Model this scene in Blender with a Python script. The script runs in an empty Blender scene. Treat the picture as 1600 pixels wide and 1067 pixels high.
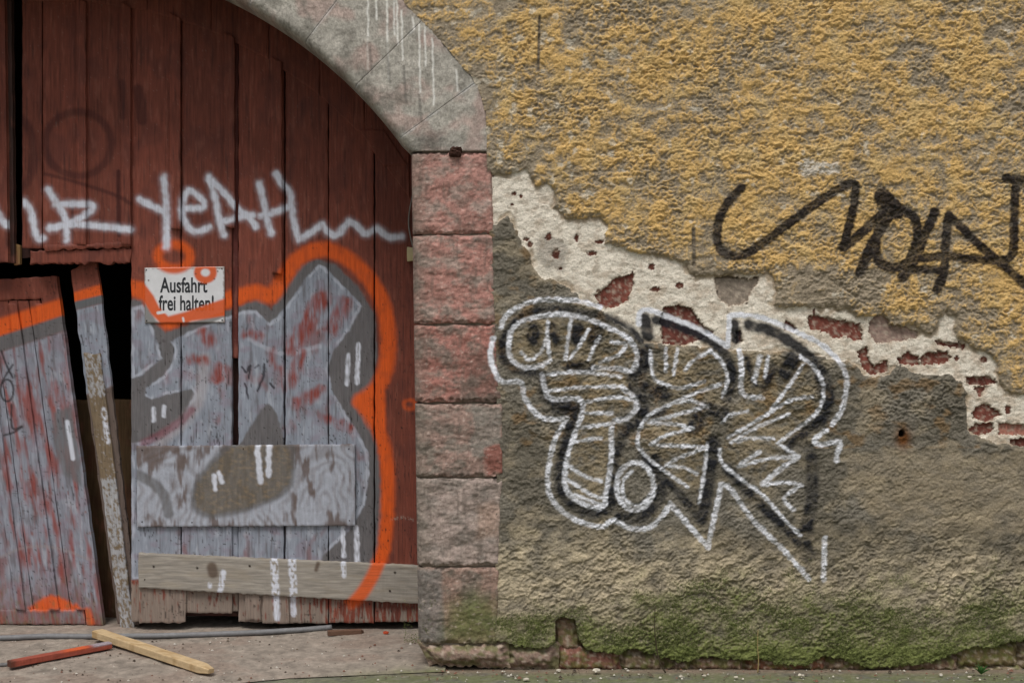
import bpy, bmesh, math, random
import numpy as np
from mathutils import Vector

# ------------------------------------------------------------------ camera, sky, sun, exposure
S = 0.0025            # metres per photo pixel on the wall plane (y = 0)
D = 5.0               # camera distance from the wall plane
ZC = 1.28             # eye height
scene = bpy.context.scene
COL = scene.collection
cam_d = bpy.data.cameras.new('camera'); cam = bpy.data.objects.new('camera', cam_d); COL.objects.link(cam)
cam.location = (0, -D, ZC); cam.rotation_euler = (math.radians(90), 0, 0)
cam_d.sensor_width = 36; cam_d.lens = 36*D/(1600*S); cam_d.clip_end = 500
scene.camera = cam
SUN_EL, SUN_AZ = 61, -30      # sun stands in front of the wall, up and to the left
w = bpy.data.worlds.new('World'); scene.world = w; w.use_nodes = True
nt = w.node_tree; bg = nt.nodes['Background']
sky = nt.nodes.new('ShaderNodeTexSky'); sky.sky_type = 'NISHITA'; sky.sun_disc = False
sky.sun_elevation = math.radians(SUN_EL); sky.sun_rotation = math.radians(180+SUN_AZ)
sky.dust_density = 4.0; sky.air_density = 1.5
hs = nt.nodes.new('ShaderNodeHueSaturation'); hs.inputs['Saturation'].default_value = 0.25
nt.links.new(sky.outputs[0], hs.inputs['Color']); nt.links.new(hs.outputs[0], bg.inputs['Color'])
bg.inputs['Strength'].default_value = 0.06
sd = bpy.data.lights.new('sun', 'SUN'); sd.energy = 1.5; sd.angle = math.radians(22); sd.color = (1.0, 0.965, 0.91)
sun = bpy.data.objects.new('sun', sd); COL.objects.link(sun)
sv = Vector((math.sin(math.radians(SUN_AZ))*math.cos(math.radians(SUN_EL)),
             -math.cos(math.radians(SUN_AZ))*math.cos(math.radians(SUN_EL)), math.sin(math.radians(SUN_EL))))
sun.rotation_euler = sv.to_track_quat('Z', 'Y').to_euler(); sun.location = (0, -3, 8)
scene.render.engine = 'CYCLES'
vs = scene.view_settings
vs.view_transform = 'Standard'; vs.look = 'None'; vs.gamma = 1; vs.use_curve_mapping = False
vs.exposure = 0.62

# ------------------------------------------------------------------ numeric helpers
def lin(r, g, b):
    c = np.array([r, g, b], float)/255
    return np.where(c <= .04045, c/12.92, ((c+.055)/1.055)**2.4)
def sstep(a, b, x):
    t = np.clip((x-a)/(b-a), 0, 1); return t*t*(3-2*t)
_rng = np.random.RandomState(7)
_perm = np.concatenate([_rng.permutation(512)]*2)
_ga = _rng.rand(512)*2*np.pi; _gx, _gy = np.cos(_ga), np.sin(_ga)
def noise(x, y, seed=0):
    x = np.asarray(x, float)+seed*17.31; y = np.asarray(y, float)+seed*41.77
    xi = np.floor(x).astype(np.int64); yi = np.floor(y).astype(np.int64)
    fx = x-xi; fy = y-yi; xi &= 511; yi &= 511
    u = fx*fx*fx*(fx*(fx*6-15)+10); v = fy*fy*fy*(fy*(fy*6-15)+10)
    x1 = (xi+1) & 511; y1 = (yi+1) & 511
    h00 = _perm[_perm[xi]+yi]; h10 = _perm[_perm[x1]+yi]; h01 = _perm[_perm[xi]+y1]; h11 = _perm[_perm[x1]+y1]
    a = _gx[h00]*fx+_gy[h00]*fy; b = _gx[h10]*(fx-1)+_gy[h10]*fy
    c = _gx[h01]*fx+_gy[h01]*(fy-1); d = _gx[h11]*(fx-1)+_gy[h11]*(fy-1)
    a = a+u*(b-a); c = c+u*(d-c)
    return (a+v*(c-a))*1.5
def fbm(x, y, seed=0, oct=4):
    s = 0; a = .5; f = 1
    for i in range(oct):
        s = s+a*noise(x*f, y*f, seed+i*3); a *= .5; f *= 2.03
    return s
def smooth_pts(pts, n=5):
    if len(pts) < 3: return pts
    P_ = [pts[0]]+list(pts)+[pts[-1]]; out = []
    for i in range(1, len(P_)-2):
        p0, p1, p2, p3 = [np.array(q, float) for q in P_[i-1:i+3]]
        for k in range(n):
            t = k/n
            out.append(tuple(.5*((2*p1)+(-p0+p2)*t+(2*p0-5*p1+4*p2-p3)*t*t+(-p0+3*p1-3*p2+p3)*t**3)))
    out.append(tuple(pts[-1])); return out
def dist_line(x, y, pts):
    d = np.full(x.shape, 1e9)
    for (ax, ay), (bx, by) in zip(pts[:-1], pts[1:]):
        dx, dy = bx-ax, by-ay; L = dx*dx+dy*dy+1e-9
        t = np.clip(((x-ax)*dx+(y-ay)*dy)/L, 0, 1)
        d = np.minimum(d, (x-ax-t*dx)**2+(y-ay-t*dy)**2)
    return np.sqrt(d)
def stroke(x, y, pts, r, soft=1.5, curve=True):
    m = np.zeros(x.shape); q = smooth_pts(pts) if curve else pts
    xs = [p[0] for p in q]; ys = [p[1] for p in q]; e = r+soft+2
    s = (x > min(xs)-e) & (x < max(xs)+e) & (y > min(ys)-e) & (y < max(ys)+e)
    if s.any(): m[s] = 1-sstep(r-soft, r+soft, dist_line(x[s], y[s], q))
    return m
def sdf_poly(x, y, pts, pad=40):
    """negative inside"""
    out = np.full(x.shape, 1e3)
    xs = [p[0] for p in pts]; ys = [p[1] for p in pts]
    s = (x > min(xs)-pad) & (x < max(xs)+pad) & (y > min(ys)-pad) & (y < max(ys)+pad)
    if not s.any(): return out
    xx, yy = x[s], y[s]; ins = np.zeros(xx.shape, bool)
    P_ = list(pts)+[pts[0]]
    for (ax, ay), (bx, by) in zip(P_[:-1], P_[1:]):
        if ay == by: continue
        c = (ay > yy) != (by > yy)
        ins ^= c & (xx < (bx-ax)*(yy-ay)/(by-ay)+ax)
    d = dist_line(xx, yy, P_); out[s] = np.where(ins, -d, d)
    return out
def poly(x, y, pts, soft=1.5):
    return 1-sstep(-soft, soft, sdf_poly(x, y, pts))
def ell(cx, cy, rx, ry, n=16, a0=0, a1=360):
    return [(cx+rx*math.cos(math.radians(a0+(a1-a0)*i/n)), cy+ry*math.sin(math.radians(a0+(a1-a0)*i/n))) for i in range(n+1)]
def over(c, col, m):
    return c+(np.asarray(col)-c)*m[..., None]
def PX(px, d): return (np.asarray(px, float)-800)*S*(D+d)/D
def PZ(py, d): return ZC-(np.asarray(py, float)-533.5)*S*(D+d)/D

# ------------------------------------------------------------------ materials
MATS = {}
def mat(name, rough=.85, grain=(60, 60, 60), gamt=.25, bump=.25, bscale=220, spec=.25, bdist=.002):
    """colour from the painted/weathered colour attribute, fine procedural grain and relief on top"""
    if name in MATS: return MATS[name]
    m = bpy.data.materials.new(name); m.use_nodes = True; t = m.node_tree; n = t.nodes; b = n['Principled BSDF']
    at = n.new('ShaderNodeAttribute'); at.attribute_name = 'Col'
    tc = n.new('ShaderNodeTexCoord'); mp = n.new('ShaderNodeMapping'); mp.inputs['Scale'].default_value = grain
    t.links.new(tc.outputs['Object'], mp.inputs['Vector'])
    ns = n.new('ShaderNodeTexNoise'); ns.inputs['Scale'].default_value = 1; ns.inputs['Detail'].default_value = 5
    ns.inputs['Roughness'].default_value = .65
    t.links.new(mp.outputs[0], ns.inputs['Vector'])
    mr = n.new('ShaderNodeMapRange'); mr.inputs[1].default_value = .25; mr.inputs[2].default_value = .75
    mr.inputs[3].default_value = 1-gamt; mr.inputs[4].default_value = 1+gamt
    t.links.new(ns.outputs['Fac'], mr.inputs[0])
    mx = n.new('ShaderNodeVectorMath'); mx.operation = 'SCALE'
    t.links.new(at.outputs['Color'], mx.inputs[0]); t.links.new(mr.outputs[0], mx.inputs['Scale'])
    t.links.new(mx.outputs[0], b.inputs['Base Color'])
    n2 = n.new('ShaderNodeTexNoise'); n2.inputs['Scale'].default_value = bscale; n2.inputs['Detail'].default_value = 4
    t.links.new(tc.outputs['Object'], n2.inputs['Vector'])
    ad = n.new('ShaderNodeMath'); ad.operation = 'ADD'
    t.links.new(n2.outputs['Fac'], ad.inputs[0]); t.links.new(ns.outputs['Fac'], ad.inputs[1])
    bp = n.new('ShaderNodeBump'); bp.inputs['Strength'].default_value = bump; bp.inputs['Distance'].default_value = bdist
    t.links.new(ad.outputs[0], bp.inputs['Height']); t.links.new(bp.outputs[0], b.inputs['Normal'])
    b.inputs['Roughness'].default_value = rough; b.inputs['Specular IOR Level'].default_value = spec
    MATS[name] = m; return m
M_REND = mat('rough render', .95, (150, 150, 150), .28, .8, 330, .12, .004)
M_STONE = mat('sandstone', .92, (70, 70, 70), .28, .6, 240, .2, .003)
M_BRICK = mat('brick', .95, (60, 60, 60), .3, .6, 200, .15, .003)
M_WOOD = mat('painted wood', .62, (160, 160, 9), .22, .35, 300, .3, .0015)
M_BARE = mat('bare wood', .8, (140, 140, 8), .3, .4, 300, .25, .0015)
M_BAREH = mat('bare wood lengthwise', .8, (8, 140, 140), .3, .4, 300, .25, .0015)
M_BEAM = mat('bare timber', .8, (60, 60, 60), .15, .3, 200, .25, .0015)
M_GROUND = mat('ground', .95, (45, 45, 45), .3, .5, 180, .15, .004)
M_METAL = mat('enamel', .35, (30, 30, 30), .06, .05, 60, .5, .001)
M_RUST = mat('rust', .9, (80, 80, 80), .4, .6, 200, .2, .003)
M_RUBBER = mat('rubber', .6, (40, 40, 40), .2, .2, 150, .35, .001)
M_LEAF = mat('leaf', .6, (50, 50, 50), .3, .2, 150, .3, .001)

# ------------------------------------------------------------------ mesh builders
def thing(name, base, label, cat, group=None):
    o = bpy.data.objects.new(name, None); COL.objects.link(o); o.location = base
    o.empty_display_size = .1; o['label'] = label; o['category'] = cat
    if group: o['group'] = group
    return o
def mk(name, V, faces, colv, material, parent=None, label=None, cat=None, group=None, kind=None, smooth=True):
    """faces: int array (n,4) or a list of index lists"""
    V = np.asarray(V, float)
    if parent is not None: V = V-np.array(parent.location)
    me = bpy.data.meshes.new(name)
    if isinstance(faces, np.ndarray):
        tot = np.full(len(faces), faces.shape[1]); idx = faces.ravel()
    else:
        tot = np.array([len(f) for f in faces]); idx = np.array([i for f in faces for i in f])
    me.vertices.add(len(V)); me.vertices.foreach_set('co', V.ravel())
    me.loops.add(len(idx)); me.loops.foreach_set('vertex_index', idx.astype(np.int32))
    me.polygons.add(len(tot)); st = np.concatenate([[0], np.cumsum(tot)[:-1]])
    me.polygons.foreach_set('loop_start', st.astype(np.int32)); me.polygons.foreach_set('loop_total', tot.astype(np.int32))
    me.polygons.foreach_set('use_smooth', np.full(len(tot), smooth))
    me.update(calc_edges=True); me.validate()
    c = np.ones((len(V), 4)); c[:, :3] = np.clip(colv, 0.002, .95)
    a = me.attributes.new('Col', 'FLOAT_COLOR', 'POINT'); a.data.foreach_set('color', c.ravel())
    me.materials.append(material)
    o = bpy.data.objects.new(name, me); COL.objects.link(o)
    if parent is not None: o.parent = parent
    if label: o['label'] = label
    if cat: o['category'] = cat
    if group: o['group'] = group
    if kind: o['kind'] = kind
    return o
def grid_faces(n, m, off=0):
    i = np.arange(n-1)[:, None]*m+np.arange(m-1)[None, :]
    i = i.ravel()+off
    return np.stack([i, i+1, i+m+1, i+m], 1)
def plank(name, parent, quad, d, t, paint, material, res=1.7, bev=2.0, wob=.7, seed=0, rough=.0006, label=None, depths=None, bumpf=None, bevd=.0022):
    """a board seen as quad TL,TR,BR,BL (photo pixels at its front face), front face at depth d-t, back at d"""
    q = np.array(quad, float)
    W = max(np.hypot(*(q[1]-q[0])), np.hypot(*(q[2]-q[3]))); H = max(np.hypot(*(q[3]-q[0])), np.hypot(*(q[2]-q[1])))
    m = max(3, int(W/res)+1); n = max(3, int(H/res)+1)
    u = np.linspace(0, 1, m)[None, :]; v = np.linspace(0, 1, n)[:, None]
    px = (q[0, 0]*(1-u)+q[1, 0]*u)*(1-v)+(q[3, 0]*(1-u)+q[2, 0]*u)*v
    py = (q[0, 1]*(1-u)+q[1, 1]*u)*(1-v)+(q[3, 1]*(1-u)+q[2, 1]*u)*v
    ew = (2*u-1)**4*np.sign(2*u-1); eh = (2*v-1)**8*np.sign(2*v-1)
    px = px+wob*ew*noise(py/23+seed, px*0+seed*1.7+np.sign(u-.5)*9, seed)
    py = py+wob*eh*1.6*noise(px/9+seed, px*0+seed*2.3, seed+1)
    front = d-t
    if depths is not None: front = front+(depths[0]*(1-v)+depths[1]*v)+0*u
    e = np.minimum(np.minimum(u, 1-u)*W, np.minimum(v, 1-v)*H)
    disp = bevd*(1-sstep(0, bev, e+.3*bev*noise(px/9, py/9, seed+8)))+rough*fbm(px/3.0, py/45.0, seed+5, 3)*2
    if bumpf is not None: disp = disp-bumpf(px, py)
    fd = front+disp
    X = PX(px, d-t)+0*fd; Z = PZ(py, d-t)+0*fd
    V = np.stack([X, fd+0*X, Z], -1).reshape(-1, 3)
    c = paint(px.ravel(), py.ravel()) if callable(paint) else np.tile(np.asarray(paint), (len(V), 1))
    F = grid_faces(n, m).tolist()
    ring = list(range(m))+[i*m+m-1 for i in range(1, n)]+[(n-1)*m+j for j in range(m-2, -1, -1)]+[i*m for i in range(n-2, 0, -1)]
    b0 = len(V); VB = V[ring].copy(); VB[:, 1] += t
    k = len(ring)
    # separate ring for the sides so that the edge stays crisp
    VS = V[ring].copy()
    V2 = np.concatenate([V, VS, VB]); edge = c[ring]*.8+.2*lin(60, 42, 32)
    c2 = np.concatenate([c, edge, edge])
    for i in range(k):
        j = (i+1) % k
        F.append([b0+j, b0+i, b0+k+i, b0+k+j])
    F.append([b0+k+i for i in range(k)])
    return mk(name, V2, F, c2, material, parent, label=label)
def tube(name, pts, r, colr, material, parent=None, seg=8, n=6, **kw):
    q = []
    P_ = [pts[0]]+list(pts)+[pts[-1]]
    for i in range(1, len(P_)-2):
        p0, p1, p2, p3 = [np.array(z, float) for z in P_[i-1:i+3]]
        for k in range(n):
            t = k/n; q.append(.5*((2*p1)+(-p0+p2)*t+(2*p0-5*p1+4*p2-p3)*t*t+(-p0+3*p1-3*p2+p3)*t**3))
    q.append(np.array(pts[-1], float)); q = np.array(q); V = []
    for i, p in enumerate(q):
        tg = q[min(i+1, len(q)-1)]-q[max(i-1, 0)]; tg /= np.linalg.norm(tg)+1e-9
        up = np.array([0, 0, 1.]) if abs(tg[2]) < .9 else np.array([0, 1., 0])
        a = np.cross(tg, up); a /= np.linalg.norm(a); b = np.cross(a, tg)
        rr = r(i/(len(q)-1)) if callable(r) else r
        for s in range(seg):
            th = 2*np.pi*s/seg; V.append(p+rr*(a*np.cos(th)+b*np.sin(th)))
    F = []
    for i in range(len(q)-1):
        for s in range(seg):
            s2 = (s+1) % seg; F.append([i*seg+s, i*seg+s2, (i+1)*seg+s2, (i+1)*seg+s])
    F.append(list(range(seg))[::-1]); F.append([(len(q)-1)*seg+s for s in range(seg)])
    V = np.array(V); c = np.tile(np.asarray(colr), (len(V), 1))*(1+.25*fbm(V[:, 0]*60, V[:, 1]*60+V[:, 2]*60, 3, 2))[:, None]
    return mk(name, V, F, c, material, parent, **kw)
def beam(name, p0, p1, wd, ht, colf, material, parent=None, n=40, seed=0, taper=0, **kw):
    """squared timber lying from p0 to p1 (centre line), wd across, ht high, chamfered, ends cut rough"""
    p0 = np.array(p0, float); p1 = np.array(p1, float); ax = p1-p0; L = np.linalg.norm(ax); ax /= L
    sd_ = np.cross(ax, [0, 0, 1.]); sd_ /= np.linalg.norm(sd_); up = np.cross(sd_, ax)
    prof = []
    for (a, b) in ((-1, -1), (1, -1), (1, 1), (-1, 1)):
        for k in range(2):
            ch = .12
            if (a*b > 0) == (k == 0): prof.append((a*(1), b*(1-ch*wd/ht)))
            else: prof.append((a*(1-ch), b*1))
    # finer profile
    pf = []
    for i in range(8):
        a = np.array(prof[i]); b = np.array(prof[(i+1) % 8]); pf += [a, a+(b-a)/3, a+(b-a)*2/3]
    K = len(pf); V = []; U = []
    for i in range(n+1):
        t = i/n; k = 1-taper*max(0, (t-.93)/.07)
        for a in pf:
            w_ = noise(t*9+seed, a[0]*2+a[1]*3, seed)*.03
            V.append(p0+ax*L*t+sd_*a[0]*wd/2*k*(1+w_)+up*a[1]*ht/2*k*(1+w_)); U.append((t, a[0], a[1]))
    F = []
    for i in range(n):
        for s in range(K):
            s2 = (s+1) % K; F.append([i*K+s, i*K+s2, (i+1)*K+s2, (i+1)*K+s])
    F.append(list(range(K))[::-1]); F.append([n*K+s for s in range(K)])
    U = np.array(U); return mk(name, np.array(V), F, colf(U), material, parent, smooth=False, **kw)
def lump(name, c, r, colr, material, parent=None, seed=0, sub=2, flat=1.0, **kw):
    bm = bmesh.new(); bmesh.ops.create_icosphere(bm, subdivisions=sub, radius=1)
    V = np.array([v.co[:] for v in bm.verts]); F = [[v.index for v in f.verts] for f in bm.faces]; bm.free()
    k = 1+.45*noise(V[:, 0]*1.3+seed, V[:, 1]*1.3+V[:, 2]*1.7, seed)+.2*noise(V[:, 0]*3+seed, V[:, 2]*3+V[:, 1]*2, seed+2)
    r = np.array(r if hasattr(r, '__len__') else (r, r, r*flat))
    V = V*k[:, None]*r+np.array(c)
    cc = np.tile(np.asarray(colr), (len(V), 1))*(1+.3*noise(V[:, 0]*90, V[:, 2]*90+V[:, 1]*70, seed))[:, None]
    return mk(name, V, F, cc, material, parent, smooth=kw.pop('smooth', False), **kw)

# ------------------------------------------------------------------ ground
def apron_front(x):
    return np.interp(x, [-6, -1.4, -.85, -.3, .1], [-.42, -.34, -.13, -.035, -.02])
def apron_z(x, y):
    f = apron_front(x); s = np.clip((y-f)/(.5-f), 0, 1)
    return .001+.049*s**.7
def ground_col(x, y, apron):
    c = np.tile(lin(146, 136, 126), (x.size, 1)) if apron else np.tile(lin(112, 112, 100), (x.size, 1))
    n1 = fbm(x*3, y*5, 1, 4); n2 = fbm(x*14, y*18, 2, 4)
    c = c*(1+.45*n1+.5*n2)[:, None]
    if apron:
        c = over(c, lin(124, 108, 98), sstep(-.05, .25, n1+.2*n2)*.6)
        edge = np.exp(-np.abs(y-apron_front(x))*22)
        c = over(c, lin(96, 102, 62), np.clip(edge*sstep(-.9, -.2, x)*(.75+n2), 0, .8))
        c = over(c, lin(205, 205, 205), stroke(x*400, y*400, [(-325, -85), (-300, -78), (-268, -88)], 9, 8)*sstep(-.05, .15, n2))
    else:
        g = sstep(-1.2, -.2, x+.25*n1)*np.exp(-np.clip(-y-.08, 0, 9)*1.5)*sstep(-.35, .15, n2+.3*n1+.12)
        c = over(c, lin(98, 104, 66), np.clip(g*(.7+1.2*n2), 0, .7))
        c = over(c, lin(150, 142, 130), sstep(.15, .4, fbm(x*22, y*60, 5, 3))*.5)
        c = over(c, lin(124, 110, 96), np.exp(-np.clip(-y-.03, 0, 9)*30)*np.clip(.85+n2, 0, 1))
    return c
def axis(segs):
    out = []
    for a, b, s in segs: out += list(np.arange(a, b, s))
    out.append(segs[-1][1]); return np.array(out)
gx = axis([(-60, -6, 6), (-6, -2.2, .2), (-2.2, 2.3, .012), (2.3, 6, .2), (6, 60, 6)])
gy = axis([(-60, -6, 6), (-6, -.8, .2), (-.8, .12, .012)])
GX, GY = np.meshgrid(gx, gy); x, y = GX.ravel(), GY.ravel()
gz = np.where(np.abs(x) < 7, .004*fbm(x*9, y*9, 4, 4), 0)-.003
mk('pavement', np.stack([x, y, gz], 1), grid_faces(len(gy), len(gx)), ground_col(x, y, False), M_GROUND, kind='structure')
ax_ = axis([(-5.2, -2.2, .1), (-2.2, -.26, .006)]); v_ = np.linspace(0, 1, 130)
AX, AV = np.meshgrid(ax_, v_); x = AX.ravel(); y = (apron_front(x)-.004)*(1-AV.ravel())+1.2*AV.ravel()**1.15
nz = .006*fbm(x*6, y*6, 8, 4)+.0025*fbm(x*40, y*40, 9, 3)
mk('driveway_apron', np.stack([x, y, apron_z(x, y)+nz*np.clip((y-apron_front(x))*12, 0.05, 1)], 1), grid_faces(len(v_), len(ax_)), ground_col(x, y, True), M_GROUND, kind='structure')
# dark carriage passage behind the gate
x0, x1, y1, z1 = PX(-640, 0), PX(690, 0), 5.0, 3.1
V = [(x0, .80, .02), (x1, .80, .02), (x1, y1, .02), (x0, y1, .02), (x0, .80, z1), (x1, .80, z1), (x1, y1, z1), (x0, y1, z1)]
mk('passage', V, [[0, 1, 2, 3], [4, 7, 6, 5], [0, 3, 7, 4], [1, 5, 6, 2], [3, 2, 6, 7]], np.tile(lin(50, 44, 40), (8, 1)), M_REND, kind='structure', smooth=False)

# ------------------------------------------------------------------ graffiti on the render and jamb (strokes in wall-plane pixels)
BLACK_TAG = [([(1157,294),(1136,318),(1122,346),(1120,377),(1129,394),(1150,401),(1170,394),(1201,373),(1242,342),(1284,312),(1318,291),(1334,289),(1334,312),(1327,346),(1316,387)],5.5),
 ([(1316,387),(1342,367),(1373,339),(1394,322)],6), ([(1377,308),(1398,330)],11), ([(1396,325),(1366,373),(1342,425)],6.5),
 ([(1400,326),(1424,338),(1432,366),(1421,404),(1401,418),(1380,415),(1367,396),(1370,360),(1388,332)],6),
 ([(1459,332),(1445,363),(1432,397),(1414,428),(1408,433)],6), ([(1414,425),(1442,421),(1473,425)],5),
 ([(1480,339),(1476,380),(1473,425),(1462,452)],6), ([(1438,404),(1476,401),(1524,406),(1562,407),(1580,396),(1582,356),(1584,298),(1587,285)],5.5),
 ([(1480,337),(1500,356),(1531,387),(1566,415),(1603,448)],5.5), ([(1570,280),(1600,283)],6)]
WHITE_TR = [[(771,528),(766,554),(773,580),(785,596),(813,597),(820,622),(840,648),(862,655),(886,652)],
 [(783,511),(793,491),(825,473),(860,468),(907,471),(938,480)],
 [(797,519),(795,550),(809,570),(833,574),(856,566)], [(797,519),(813,503),(840,495),(880,491),(919,499),(958,515),(982,530),(995,554),(987,578),(962,576),(927,574)],
 [(856,503),(850,540),(830,562),(814,550)], [(856,504),(856,540),(860,562)], [(892,499),(886,540),(884,562)], [(919,515),(905,540),(890,560)], [(937,527),(926,545),(920,562)],
 [(955,534),(977,538),(966,554),(938,566)], [(886,652),(868,684),(858,723),(856,755),(864,782),(896,810),(939,822),(958,812),(986,825),(1017,822),(1038,800),(1047,786)],
 [(848,585),(852,611),(864,623),(903,623),(911,637),(903,664),(888,707),(882,751),(892,774),(919,790),(942,791),(947,766),(955,715),(957,662),(978,654),(994,637),(990,621),(972,605)],
 [(856,585),(907,581),(970,588)], [(854,611),(907,605),(972,603)], [(912,629),(960,620),(992,626)], [(913,645),(956,645)], [(907,668),(957,661)], [(896,690),(938,684)],
 [(888,727),(915,744),(939,751)], [(886,748),(920,770),(943,778)], [(898,772),(940,788)],
 ell(992,759,29,37), ell(994,762,22,27,12,20,250), [(998,507),(1000,488),(1016,485),(1052,498),(1097,516),(1137,541)], [(1137,541),(1140,494)], [(1140,494),(1160,492),(1196,498),(1250,521),(1290,543),(1317,575),(1322,602),(1315,638),(1299,663)],
 [(1016,548),(1020,588),(1033,598),(1061,606),(1100,596)], [(1040,545),(1040,580)], [(1058,545),(1052,585)], [(1110,548),(1084,562),(1070,578)], [(1110,548),(1128,566),(1136,593),(1128,620)],
 [(1125,600),(1075,618),(1052,629)], [(1052,629),(1080,626),(1105,635)], [(1105,635),(1055,648),(1013,660)], [(1013,660),(1050,662),(1082,669)], [(1082,669),(1040,680),(1016,694)], [(1016,694),(1060,696),(1104,698)], [(1104,698),(1060,715),(1040,727)], [(1040,727),(1068,730),(1088,740)],
 [(1052,629),(1011,651),(996,683),(1002,705),(1034,732),(1074,760)], [(1104,692),(1101,728),(1092,784)],
 [(1047,786),(1074,818),(1106,854)], [(1106,854),(1110,831),(1119,791),(1126,756)], [(1126,756),(1140,762),(1160,791),(1182,818),(1223,858),(1263,903)], [(1286,905),(1287,870),(1288,840)],
 [(1155,548),(1158,575),(1160,615),(1190,621)], [(1187,557),(1178,595)], [(1200,557),(1194,588)], [(1250,557),(1272,575),(1286,606),(1277,642),(1245,669),(1214,692)], [(1214,692),(1246,713)], [(1246,713),(1215,735),(1191,755)], [(1191,757),(1225,753),(1252,757)], [(1252,757),(1225,777),(1239,796)],
 [(1254,570),(1228,608),(1205,638)], [(1167,642),(1140,648),(1128,660)], [(1268,620),(1232,626),(1190,652),(1137,683)], [(1232,647),(1180,668),(1142,690)], [(1142,690),(1175,684),(1208,685)], [(1187,705),(1153,728),(1200,716),(1245,714)],
 [(1124,701),(1128,723),(1160,750),(1191,773),(1227,813),(1250,836)], [(1290,672),(1272,686),(1278,694),(1298,692),(1312,690),(1308,706),(1306,719)]]
BLACK_TR = [([(785,538),(789,562),(809,578),(840,582),(848,597),(849,615),(864,629),(888,637)],7), ([(872,636),(900,636)],11), ([(896,645),(888,676),(876,723),(876,763),(896,790),(927,802),(951,794)],7),
 ([(789,527),(805,503),(840,485),(880,483),(927,491),(958,499),(986,515),(1002,534)],5), ([(1006,545),(1005,572),(988,597),(1002,621),(1002,652),(978,672),(966,692),(958,739),(955,786)],9), ([(1005,606),(1038,614)],10),
 ([(835,515),(832,530)],9), ([(862,510),(868,532)],6), ([(903,512),(900,530)],9), ([(934,512),(928,532)],9), ([(890,572),(923,574)],7), ([(1025,715),(1033,751),(1028,782),(1002,806),(970,806)],8),
 ([(1007,498),(1012,524)],9), ([(1025,500),(1070,513),(1110,532),(1134,557),(1143,588),(1134,622)],7), ([(1147,505),(1150,530)],7), ([(1170,508),(1205,517),(1250,545),(1277,572),(1294,611),(1284,653),(1250,680),(1230,697)],8),
 ([(1283,590),(1292,625)],10), ([(1083,668),(1101,640),(1130,645)],10), ([(1115,690),(1110,728),(1102,777),(1096,810)],9), ([(1002,712),(1047,757),(1092,806)],6), ([(1133,728),(1182,782),(1232,829),(1259,858)],7),
 ([(1268,715),(1268,777),(1259,830)],9), ([(1250,836),(1262,866)],11), ([(1238,560),(1228,582)],11), ([(1205,575),(1195,605)],7), ([(1165,560),(1180,600)],5), ([(1020,650),(1040,640)],5), ([(1245,690),(1265,700)],7)]
FILL_TR = [[(850,585),(975,585),(992,625),(955,660),(945,785),(900,780),(885,750),(905,660),(905,625),(855,615)], [(1018,560),(1110,550),(1135,590),(1120,630),(1104,690),(1090,770),(1005,705),(1000,670),(1050,630)],
 [(1160,560),(1250,560),(1283,606),(1275,640),(1215,690),(1245,714),(1195,755),(1130,715),(1135,680),(1160,620)], [(800,520),(840,497),(920,500),(985,535),(990,575),(860,570),(810,568)]]
OUTL = {0, 1, 2, 3, 10, 11, 21, 23, 24, 25, 41, 42, 43, 44, 45, 46, 50, 60}
def graffiti_wall(px, py, c, h):
    wx = px+1.6*noise(px/7, py/7, 61); wy = py+1.6*noise(px/7, py/7, 62)
    tooth = sstep(-.05, .38, h)
    for p in FILL_TR: c = over(c, lin(150, 128, 86), poly(wx, wy, p, 6)*.26*sstep(-.3, .3, noise(px/14, py/9, 66)+.15))
    mb = np.zeros(px.shape)
    for p, r in BLACK_TR: mb = np.maximum(mb, stroke(wx, wy, p, r*1.1, 5.0))
    c = over(c, lin(34, 36, 42), np.clip(mb*(.62+.42*tooth+.35*noise(px/18, py/14, 71)), 0, .95))
    mw = np.zeros(px.shape)
    for i_, p in enumerate(WHITE_TR): mw = np.maximum(mw, stroke(wx, wy, p, 3.9 if i_ in OUTL else 2.7, 1.9))
    c = over(c, lin(230, 232, 240), np.clip(mw*(.6+.55*tooth)*(.95+.4*noise(px/16, py/16, 67)), 0, .98))
    mt = np.zeros(px.shape)
    for p, r in BLACK_TAG: mt = np.maximum(mt, stroke(wx, wy, p, r*1.28, 2.2))
    return over(c, lin(30, 30, 36), np.clip(mt*(.8+.3*tooth), 0, .96))

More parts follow.
